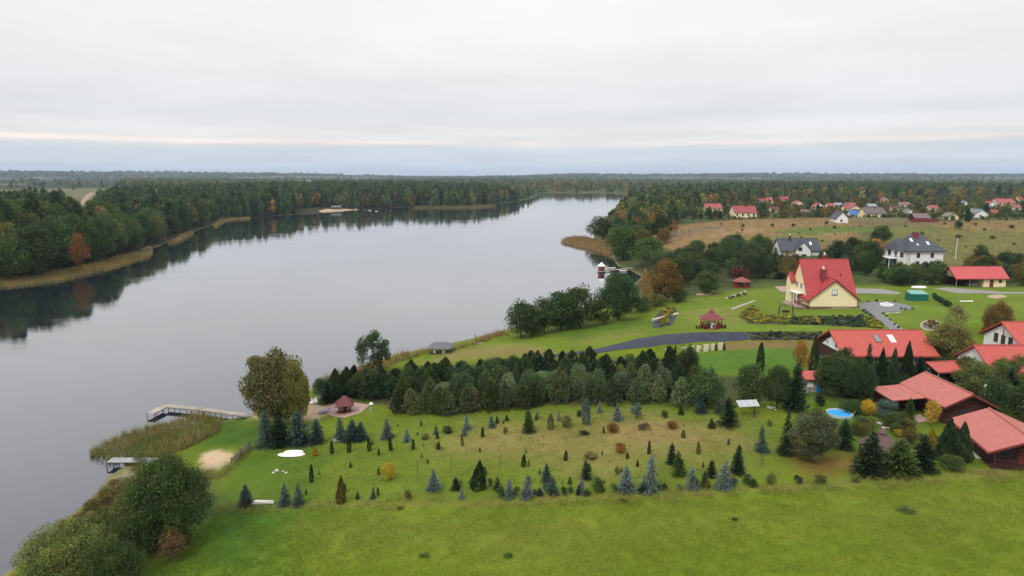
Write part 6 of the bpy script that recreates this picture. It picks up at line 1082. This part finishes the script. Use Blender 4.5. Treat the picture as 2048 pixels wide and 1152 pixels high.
scatter(['bush', 'globe_shrub'], [(1340, 490), (1420, 450), (1560, 446), (1700, 446), (2060, 446), (2060, 500), (1900, 510), (1700, 500)], 34, (.8, 2.2), (1.0, 1.6), ['alder', 'bronze', 'olive', 'brown', 'olive'], 'low bush dotted on the brown hill', 'bush', 'bush', 'bushes dotted on the brown hill', 9, 3)
scatter(['bush', 'bush', 'globe_shrub', 'dense_spruce'], [(1650, 765), (1700, 745), (1850, 752), (1905, 780), (1860, 770), (1800, 790), (1700, 800)], 34, (1.8, 4.0), (.8, 1.2), ['alder', 'green', 'dark', 'alder'], 'dark garden bush in the thicket between the long red roof and the pool', 'bush', 'bush', 'thicket behind the pool', 2.2)
scatter(['bush', 'fine_broadleaf', 'broadleaf'], [(1905, 745), (1950, 740), (2060, 770), (2060, 840), (1985, 800), (1940, 770)], 22, (2.6, 5.0), (.8, 1.1), ['alder', 'green', 'olive'], 'dark bush in the thicket right of the upper lodge', 'bush', 'bush', 'thicket right of the upper lodge', 2.2)
scatter(['bush', 'slim_tree', 'bush', 'low_shrub'], [(60, 1160), (110, 1075), (215, 985), (290, 925), (335, 950), (270, 1050), (210, 1160)], 34, (1.0, 2.6), (.7, 1.2), ['olive', 'green', 'brown', 'bronze', 'willow'], 'ragged small shrub among the big bushes on the near left bank', 'shrub', 'bank_shrub', 'ragged shrubs on the near left bank', 1.6, .5)
scatter(['bush', 'globe_shrub', 'bush'], [(1655, 880), (1720, 850), (1790, 856), (1880, 880), (1900, 930), (1870, 930), (1690, 905)], 12, (1.0, 2.2), (.9, 1.3), ['green', 'alder', 'olive', 'bronze'], 'low bush filling the garden around the brown-roofed gazebo', 'bush', 'bush', 'bushes around the brown gazebo', 1.8)
scatter(bl, [(1500, 512), (1545, 505), (1600, 518), (1680, 515), (1740, 505), (1780, 515), (1740, 528), (1600, 524)], 30, (4, 7), (.8, 1.1), ['alder', 'green', 'pine'], 'dark tree beside or in front of the grey-roofed white house', 'tree', 'tree', 'trees in front of the grey-roofed house', 5, 3)

scatter(['thuja', 'spruce', 'globe_shrub', 'cone_thuja'], [(560, 990), (640, 930), (720, 895), (800, 850), (1100, 835), (1420, 845), (1520, 880), (1480, 940), (1250, 965), (1000, 985), (700, 995)], 46, (.5, 1.2), (.3, .6), ['dark', 'thuja', 'olive', 'bluedk', 'green', 'bronze'], 'knee-high seedling in the open grass of the garden plot', 'seedling', 'seedling', 'seedlings in the garden grass', 2.2)
# ------------------------------------------------------------------ woods: the nearest trees one by one, the rest as one mass
def wood_points(poly, sep, n, dmin):
    pa = np.asarray(poly); x0, y0 = pa.min(0); x1, y1 = pa.max(0); gx, gy = np.meshgrid(np.arange(x0, x1, sep), np.arange(y0, y1, sep)); gx = gx.ravel() + rng.uniform(-.42, .42, gx.size) * sep; gy = gy.ravel() + rng.uniform(-.42, .42, gy.size) * sep
    k = poly_sd(poly, gx, gy) > 0; gx, gy = gx[k], gy[k]; d = shore(gx, gy); k = d > dmin; return gx[k], gy[k], d[k]
SRC = {}
def lod(kd, frac, grow):
    key = (kd, frac)
    if key not in SRC:
        r = np.random.RandomState(5); o = []
        for vs in KINDS[kd]:
            Vq = vs[3].reshape(-1, 4, 3); Tq = vs[4].reshape(-1, 4, 3); n = max(8, int(len(Vq) * frac)); i = r.permutation(len(Vq))[:n]; c = Vq[i].mean(1, keepdims=True); o.append(((c + (Vq[i] - c) * grow).astype(np.float32), Tq[i][:, :1].astype(np.float32)))
        SRC[key] = o
    return SRC[key]
def mass(name, x, y, z, h, w, kinds, cols, frac, grow):
    Vs, Cs = [], []
    for i in range(len(x)):
        kd = kinds[i]; src = lod(kd, frac, grow); q, t_ = src[rng.randint(len(src))]; a = rng.uniform(0, 6.283); c_, s_ = math.cos(a), math.sin(a)
        v = np.empty_like(q); v[..., 0] = (q[..., 0] * c_ - q[..., 1] * s_) * w[i] + x[i]; v[..., 1] = (q[..., 0] * s_ + q[..., 1] * c_) * w[i] + y[i]; v[..., 2] = q[..., 2] * h[i] + z[i] - .2
        Vs.append(v.reshape(-1, 3)); Cs.append(np.repeat(t_[:, 0] * np.array(jit(C[cols[i]] if isinstance(cols[i], str) else cols[i]))[:3], 4, 0))
    V_ = np.concatenate(Vs); o = link(bpy.data.objects.new(name, np_mesh(name, V_, np.arange(len(V_), dtype=np.int32).reshape(-1, 4), [LEAFC], None, np.concatenate(Cs), 'col'))); return tag(o, kind='stuff')
def pick(n, opts, p): return [opts[i] for i in rng.choice(len(opts), n, p=p)]
LEFT = wl([(-140, 420), (-60, 402), (0, 398), (60, 393), (128, 398), (132, 412), (150, 432), (185, 432), (200, 412), (196, 396), (235, 387), (330, 381), (450, 376), (560, 372), (700, 370), (860, 368), (1000, 373), (1062, 381)], 19) + wl([(1085, 392), (800, 470), (300, 560), (0, 640), (-300, 640)], 0)
lx, ly, ld = wood_points(LEFT, 6.6, 0, 4)
lD = np.hypot(lx, ly); az_ = np.arctan2(lx, ly); k = (az_ > R(-41)) & ~((lD > 600) & (rng.rand(len(lx)) < .30)) & ~((lD > 850) & (rng.rand(len(lx)) < .3)) & ~((ld > 90) & (lD < 420) & (rng.rand(len(lx)) < .25))
beach = P(655., 421.); k &= np.hypot(lx - beach[0], (ly - beach[1]) * .6) > 34
lx, ly, ld = lx[k], ly[k], ld[k]; lD = lD[k]; lz = height(lx, ly); order = np.argsort(lD + ld * 2.5); front, rest = order[:150], order[150:]
for i in front:
    edge = ld[i] < 16; u_ = rng.rand()
    if u_ < (.62 if edge else .45): kd, cl, lb = ['broadleaf', 'fine_broadleaf'][rng.randint(2)], ['alder', 'green', 'green'][rng.randint(3)], 'green broadleaf tree in the front of the left shore wood'
    elif u_ < .80: kd, cl, lb = ['fine_broadleaf', 'slim_tree'][rng.randint(2)], ['olive', 'bronze'][rng.randint(2)], 'olive-brown broadleaf tree in the front of the left shore wood'
    else: kd, cl, lb = 'slim_tree' if edge else 'young_pine', 'pine', 'dark pine in the front of the left shore wood'
    h = rng.uniform(14, 20) * (.86 if ld[i] < 8 else 1) + (3 if ld[i] > 20 else 0) + (3.5 if lx[i] < -.6 * ly[i] else 0)
    plant_at(kd, (lx[i], ly[i], lz[i]), h, h * (rng.uniform(.62, .9) if kd != 'slim_tree' and kd != 'young_pine' else rng.uniform(.45, .62)), cl, lb, 'tree', lb.replace(' in the front of', 's at the front of').replace('tree', 'tree'), 'forest_tree', False)
def rest_wood(name, idx, x, y, z, d, lo, hi, frac, grow, kp=(.25, .2, .55), tall=1.0):
    n = len(idx)
    if not n: return
    kd = pick(n, ['broadleaf', 'slim_tree', 'young_pine'], kp); cl = [{'broadleaf': ['alder', 'green', 'bronze', 'olive'], 'slim_tree': ['alder', 'rust', 'bronze', 'olive', 'green'][:4], 'young_pine': ['pine', 'pine', 'dark', 'alder']}[a][rng.randint(4)] for a in kd]
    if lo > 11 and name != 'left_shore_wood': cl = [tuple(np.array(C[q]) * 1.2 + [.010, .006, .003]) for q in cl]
    h = rng.uniform(lo, hi, n) * tall; w = h * rng.uniform(.45, .70, n) + 1.0; mass(name, x[idx], y[idx], z[idx], h, w, kd, cl, frac, grow)
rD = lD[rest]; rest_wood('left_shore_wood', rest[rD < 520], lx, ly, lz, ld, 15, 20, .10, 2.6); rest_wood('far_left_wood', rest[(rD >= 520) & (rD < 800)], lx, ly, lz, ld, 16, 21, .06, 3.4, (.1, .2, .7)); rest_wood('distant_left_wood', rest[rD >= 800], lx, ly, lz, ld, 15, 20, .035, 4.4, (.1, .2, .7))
RIGHT = wl([(1246, 420), (1236, 402), (1262, 386), (1300, 376), (1420, 372), (1600, 370), (1800, 371), (2100, 374), (2100, 388), (1900, 384), (1760, 390), (1600, 386), (1470, 392), (1400, 398), (1360, 412), (1300, 428), (1262, 436)], 16)
px_, py_, pd_ = wood_points(RIGHT, 8.0, 0, 4); pD = np.hypot(px_, py_); k = rng.rand(len(px_)) < np.where(pD > 900, .5, 1.0); px_, py_, pd_, pD = px_[k], py_[k], pd_[k], pD[k]; pz_ = height(px_, py_)
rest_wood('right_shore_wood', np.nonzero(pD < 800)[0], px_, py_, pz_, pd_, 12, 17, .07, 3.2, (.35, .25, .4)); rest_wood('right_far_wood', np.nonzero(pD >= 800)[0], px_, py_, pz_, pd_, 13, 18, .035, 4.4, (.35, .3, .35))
VG = Pl([(1380, 441), (1400, 402), (1700, 396), (2090, 396), (2090, 443), (1900, 445), (1700, 439)]); vx, vy, vd = wood_points(VG, 9, 0, 4); k = rng.rand(len(vx)) < .8; vx, vy, vd = vx[k], vy[k], vd[k]
hs = np.array([tuple(o.matrix_basis.translation)[:2] for o in COL.objects if o.name.startswith('house') and o.type == 'EMPTY'])
k = np.array([np.min(np.abs(hs[:, 0] + 8 - a) + np.abs(hs[:, 1] + 5 - b_)) > 9 and not blocked(a, b_, c_, 7, 7) for a, b_, c_ in zip(vx, vy, height(vx, vy))]); vx, vy, vd = vx[k], vy[k], vd[k]
bx_, by_, bd_ = wood_points(VG, 8, 0, 4); rest_wood('village_bushes', np.arange(len(bx_)), bx_, by_, height(bx_, by_), bd_, 1.6, 3.4, .05, 3.6, (.9, .1, 0))
rest_wood('village_greenery', np.arange(len(vx)), vx, vy, height(vx, vy), vd, 5, 10, .07, 3.2, (.6, .3, .1))
# the same country goes on past the right edge of the picture
EW = [tuple(W(2075, 560, 5)), tuple(W(2075, 400, 5)), tuple(W(2700, 400, 5)), tuple(W(2700, 640, 5)), tuple(W(2250, 640, 5))]
ex, ey, ed = wood_points(EW, 11, 0, 4); k = (rng.rand(len(ex)) < .55) & (fbm(ex / 45, ey / 45, 3) > .42) & (ey < 750) & (ex > ey * .765 + 4); ex, ey, ed = ex[k], ey[k], ed[k]
rest_wood('right_edge_wood', np.arange(len(ex)), ex, ey, height(ex, ey), ed, 6, 11, .08, 3.0, (.5, .3, .2))
# the wooded country beyond the lake and the village, out to the hills
n = 26000; aa = R(1) * rng.uniform(-40, 40, n); dd = 1050 * (7200 / 1050) ** rng.rand(n); fx, fy = dd * np.sin(aa), dd * np.cos(aa); fd = shore(fx, fy)
forest = fbm(fx / 420 + 5, fy / 520 + 2, 4); k = (fd > 5) & ((forest < np.where(dd > 2600, .50, .465)) | (rng.rand(n) < .05)) & (poly_sd(LEFT, fx, fy) < 0) & (poly_sd(RIGHT, fx, fy) < 0)
k &= ~((poly_sd(wl([(-80, 362), (230, 362), (250, 392), (150, 420), (-80, 396)], 6), fx, fy) > 0) & (rng.rand(n) < .93))
k &= ~((poly_sd(wl([(1690, 388), (1760, 392), (1960, 390), (2070, 388), (2070, 398), (1690, 400)], 6), fx, fy) > 0) & (rng.rand(n) < .9))
fx, fy, dd = fx[k], fy[k], dd[k]; fz = height(fx, fy); g_ = np.clip(dd / 2200, .8, 2.6)
for nm, a, b_, fr, gr in (('distant_forest', 1000, 2600, .022, 5.0), ('horizon_forest', 2600, 7300, .010, 8.0)):
    j = np.nonzero((dd >= a) & (dd < b_))[0]; kd = pick(len(j), ['broadleaf', 'slim_tree', 'young_pine'], [.4, .2, .4]); cl = pick(len(j), ['alder', 'green', 'pine', 'bronze', 'olive'], [.25, .2, .2, .18, .17])
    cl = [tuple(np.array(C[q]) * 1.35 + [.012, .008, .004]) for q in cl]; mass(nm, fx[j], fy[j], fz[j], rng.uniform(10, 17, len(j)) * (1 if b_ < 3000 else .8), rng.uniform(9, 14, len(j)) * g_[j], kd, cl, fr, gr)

# ------------------------------------------------------------------ reeds and tall grass
def blades(name, poly, dens, h, w, cols, dmin=-50, lean=.35, clump=.25, dmax=1e9, cap=400000, wild=.5, mask=None):
    pa = np.asarray(poly); (x0, y0), (x1, y1) = pa.min(0), pa.max(0); n = int(min(cap * 3, (x1 - x0) * (y1 - y0) * dens)); x = rng.uniform(x0, x1, n); y = rng.uniform(y0, y1, n); k = poly_sd(poly, x, y) > (fbm(x / 3, y / 3, 3) - .5) * 3 * wild
    x, y = x[k], y[k]
    if clump: k = rng.rand(len(x)) < np.clip((fbm(x / 1.3, y / 1.3, 3) - clump) * 3.2, .03, 1); x, y = x[k], y[k]
    d = shore(x, y); k = (d > dmin) & (d < dmax); x, y = x[k][:cap], y[k][:cap]; z = np.maximum(height(x, y), -.1); n = len(x); hh = h * rng.uniform(.55, 1.15, n) * (.65 + .8 * fbm(x / 4 + 9, y / 4, 3)); a = rng.uniform(0, 6.283, n)
    top = np.stack([x + rng.normal(0, lean, n) * hh, y + rng.normal(0, lean, n) * hh, z + hh], 1); dx = np.cos(a) * w * .5; dy = np.sin(a) * w * .5; b0 = np.stack([x - dx, y - dy, z - .03], 1); b1 = np.stack([x + dx, y + dy, z - .03], 1); V_ = np.stack([b0, b1, top], 1).reshape(-1, 3)
    pc = np.array(cols); m = np.clip(fbm(x / 5 + 2, y / 5 + 7, 3) * 1.6 - .3 + rng.normal(0, .18, n), 0, .999) * (len(cols) - 1); i = m.astype(int); f_ = (m - i)[:, None]; c = pc[i] * (1 - f_) + pc[np.minimum(i + 1, len(cols) - 1)] * f_
    c = c * rng.uniform(.75, 1.3, (n, 1)); o = link(bpy.data.objects.new(name, np_mesh(name, V_, np.arange(3 * n, dtype=np.int32).reshape(-1, 3), [LEAFC], None, np.repeat(c, 3, 0), 'col'))); return tag(o, kind='stuff')
REED = [(.17, .165, .04), (.28, .215, .075), (.35, .235, .10), (.19, .18, .045)]
REEDB = [(.26, .17, .07), (.32, .21, .09), (.18, .155, .05)]
blades('reed_bed', wl([(175, 908), (205, 885), (245, 866), (320, 846), (395, 828), (446, 838), (442, 862), (398, 890), (354, 906), (306, 926), (240, 922)], .3), 50, 1.3, .09, [(.14, .165, .035), (.22, .195, .06), (.29, .21, .085), (.15, .175, .04)], -14, .3, .22)
blades('reed_bed', wl([(-30, 568), (0, 562), (128, 544), (199, 527), (241, 514), (283, 503), (306, 500), (300, 512), (209, 540), (96, 565), (0, 574), (-30, 580)], .2), 12, 1.5, .2, REED, -9, .15, .2)
blades('reed_bed', wl([(335, 488), (379, 465), (388, 466), (352, 484)], .2), 6, 2.2, .25, REED, -8, .15, .2)
blades('reed_bed', wl([(425, 450), (445, 437), (500, 434), (500, 437), (450, 442), (430, 454)], .2), 3, 2.2, .35, REED, -8, .15, .2)
blades('reed_bed', wl([(1122, 484), (1141, 476), (1167, 475), (1222, 492), (1224, 510), (1180, 499), (1145, 491)], .2), 7, 2.4, .22, REEDB, -60, .15, .15)
blades('reed_bed', wl([(828, 415), (900, 411), (960, 410.5), (992, 412.5), (955, 416.5), (832, 417)], .2), 2.2, 2.3, .5, [(.17, .15, .07), (.14, .13, .05)], -90, .15, .1)
blades('reed_bed', wl([(625, 782), (660, 752), (720, 735), (790, 712), (862, 700), (862, 704), (800, 724), (730, 752), (660, 790)], .5), 22, 1.5, .11, REED, -4, .3, .2)
blades('reed_bed', wl([(898, 702), (950, 688), (952, 682), (1010, 664), (1010, 670), (955, 690), (900, 706)], .5), 22, 1.6, .11, REEDB, -5, .3, .2)
blades('shore_weeds', wl([(60, 1170), (110, 1070), (200, 985), (300, 905), (330, 930), (260, 1010), (180, 1090), (110, 1180)], .6), 60, .9, .07, [(.10, .11, .03), (.20, .15, .06), (.06, .085, .02)], -1.5, .45, .3)
blades('shore_weeds', wl([(400, 945), (440, 938), (475, 918), (500, 895), (505, 905), (480, 930), (440, 958), (400, 965)], 1), 40, .6, .07, [(.22, .15, .07), (.12, .13, .03)], 0, .45, .3)
blades('shore_weeds', Pl([(1010, 668), (1100, 648), (1200, 632), (1310, 614), (1310, 620), (1200, 637), (1100, 653), (1010, 674)]), 14, .8, .12, [(.10, .12, .03), (.2, .16, .07)], 0, .4, .3)
blades('heath_grass', Pl([(1310, 470), (1330, 458), (1430, 448), (1560, 443), (1700, 443), (1900, 446), (2080, 444), (2080, 515), (1920, 520), (1800, 500), (1700, 498), (1500, 508), (1400, 506), (1320, 488)]), 1.6, .55, .3, [(.22, .15, .06), (.19, .15, .055), (.25, .175, .075), (.16, .14, .045), (.20, .12, .045)], 5, .4, .3, cap=90000)
EDGE = [(.24, .20, .06), (.32, .25, .085), (.16, .19, .035), (.22, .14, .05)]
blades('field_margin_grass', Pl([(440, 1010), (560, 1008), (1000, 1000), (1250, 988), (1500, 972), (1750, 958), (1960, 942), (2080, 936), (2080, 958), (1960, 966), (1750, 980), (1500, 992), (1250, 1008), (1000, 1018), (560, 1024), (440, 1024)]), 50, .48, .05, EDGE, 0, .4, .28)
blades('meadow_grass', Pl([(330, 1130), (440, 1020), (1000, 1012), (1500, 986), (2090, 950), (2400, 920), (2500, 1180), (250, 1180)]), 110, .15, .055, [(.155, .215, .016), (.18, .235, .02), (.135, .20, .014), (.235, .235, .045)], 0, .6, .15, cap=300000)
blades('meadow_grass', Pl([(260, 1180), (330, 1120), (440, 1025), (560, 1024), (640, 1180)]), 70, .15, .05, [(.06, .155, .017), (.085, .175, .02)], 0, .5, .25, cap=60000)
blades('rough_grass', Pl([(520, 1000), (560, 930), (720, 880), (780, 830), (1200, 812), (1440, 825), (1560, 850), (1570, 960), (1250, 985), (1000, 997)]), 26, .20, .06, [(.10, .13, .02), (.20, .16, .055), (.13, .14, .025), (.19, .14, .05)], 0, .5, .3, cap=120000)
# ------------------------------------------------------------------ shrubs in the flower beds
def bed(kd, pts, n, h, w, cols, label, group, sep=.8, name='bed_shrub'):
    poly = Pl(pts); pa = np.asarray(poly); got = []
    for k in range(n * 30):
        if len(got) >= n: break
        q = rng.uniform(pa.min(0), pa.max(0))
        if poly_sd(poly, q[:1], q[1:])[0] < .1 or any((q[0] - g[0]) ** 2 + (q[1] - g[1]) ** 2 < sep * sep for g in got): continue
        got.append(q)
    for x, y in got: plant_at(kd, (x, y, hz(x, y) + .05), rng.uniform(*h), rng.uniform(*w), cols[rng.randint(len(cols))], label, 'shrub', group, name)
YL = [(.40, .34, .035), 'lime', 'lime', 'lime']; DK = ['bluedk', 'green', 'dark']
BED = [([(1478, 632), (1490, 624), (1508, 612), (1520, 630), (1500, 644)], YL, 26, 'yellow-green', 'left'), ([(1500, 632), (1573, 636), (1580, 649), (1500, 647)], YL, 26, 'yellow-green', 'mid'), ([(1573, 636), (1640, 635), (1640, 650), (1580, 649)], YL + DK, 26, '', ''), ([(1640, 635), (1727, 634), (1740, 640), (1735, 655), (1640, 650)], DK, 40, 'dark', ''), ([(1727, 635), (1765, 648), (1765, 657), (1735, 655)], YL, 20, '', '')]
for pts, cols, n, a, b_ in BED: 
    yl = [c for c in cols if c in YL]; dk = [c for c in cols if c in DK]
    if yl: bed('low_shrub', pts, n * 2 if not dk else n, (.5, .9), (1.0, 1.6), yl, 'yellow-green low juniper in the long bed before the yellow house', 'yellow junipers in the long bed', .75)
    if dk: bed('low_shrub', pts, n * 2 if not yl else n, (.5, .8), (1.0, 1.6), dk, 'dark blue-green low juniper in the long bed before the yellow house', 'dark junipers in the long bed', .75)
bed('low_shrub', [(1500, 666), (1643, 666), (1648, 679), (1504, 680)], 46, (.35, .65), (.8, 1.4), ['green', 'olive', 'lime', 'dark'], 'low green shrub planted on the slope behind the rust-brown tree', 'shrubs planted on the slope', .8)
bed('low_shrub', [(1317, 655), (1316, 642), (1328, 622), (1344, 614), (1348, 626), (1336, 650)], 40, (.5, .9), (1.0, 1.5), [(.40, .34, .035), 'lime', 'lime'], 'yellow-green shrub in the sloping bed crossed by the pale plank edging', 'yellow shrubs of the sloping bed', .8)
bed('low_shrub', [(1455, 598), (1490, 584), (1495, 592), (1470, 602)], 8, (.5, .9), (.8, 1.3), ['rust', 'lime', 'green'], 'mixed rockery shrub beside the small red-roofed pavilion', 'rockery shrubs by the pavilion', .8)
bed('globe_shrub', [(1846, 650), (1862, 643), (1879, 649), (1864, 659)], 12, (.4, .7), (.6, 1.0), ['green', 'lime', 'rust', 'olive'], 'small shrub inside the stone ring of the oval flower bed', 'shrubs of the oval bed', .7)
for u, v in ((1728, 623), (1733, 627), (1739, 631), (1745, 636), (1750, 641), (1756, 646), (1762, 651)): plant('low_shrub', u, v, v - 6, 11, DK[rng.randint(3)], 'dark low shrub lining the left edge of the driveway', 'shrub', 'shrubs lining the driveway', 'bed_shrub')
for u, v in ((1766, 629), (1772, 634), (1780, 641), (1790, 650), (1797, 656), (1803, 619), (1811, 620), (1825, 619), (1736, 604), (1753, 603), (1790, 604)): plant('globe_shrub', u, v, v - 5, 6, DK[rng.randint(3)], 'tiny dark ball shrub in the stone border of the driveway', 'shrub', 'ball shrubs around the driveway', 'ball_shrub')
for u, v, w in ((850, 1112, 26), (1016, 1113, 22), (1812, 1021, 40), (1246, 1003, 20), (1470, 1040, 16), (800, 1018, 16)): plant('low_shrub', u, v, v - 2.5, w, (.085, .13, .025), 'flat dark green weed patch in the mown meadow', 'weed patch', 'weed patches in the meadow', 'weed_patch')
# ------------------------------------------------------------------ haze
hz = MB().box(-13200, 13200, -3000, 14600, -40, 150).build('haze', M['black']); hz['kind'] = 'stuff'
hm = bpy.data.materials.new('haze_air'); hm.use_nodes = True; t = hm.node_tree; t.nodes.remove(t.nodes['Principled BSDF'])
v = N(t, 'ShaderNodeVolumePrincipled', ins={'Density': HAZE}); v.inputs['Color'].default_value = (.56, .72, .94, 1); t.links.new(v.outputs[0], t.nodes['Material Output'].inputs['Volume']); hz.data.materials.clear(); hz.data.materials.append(hm)
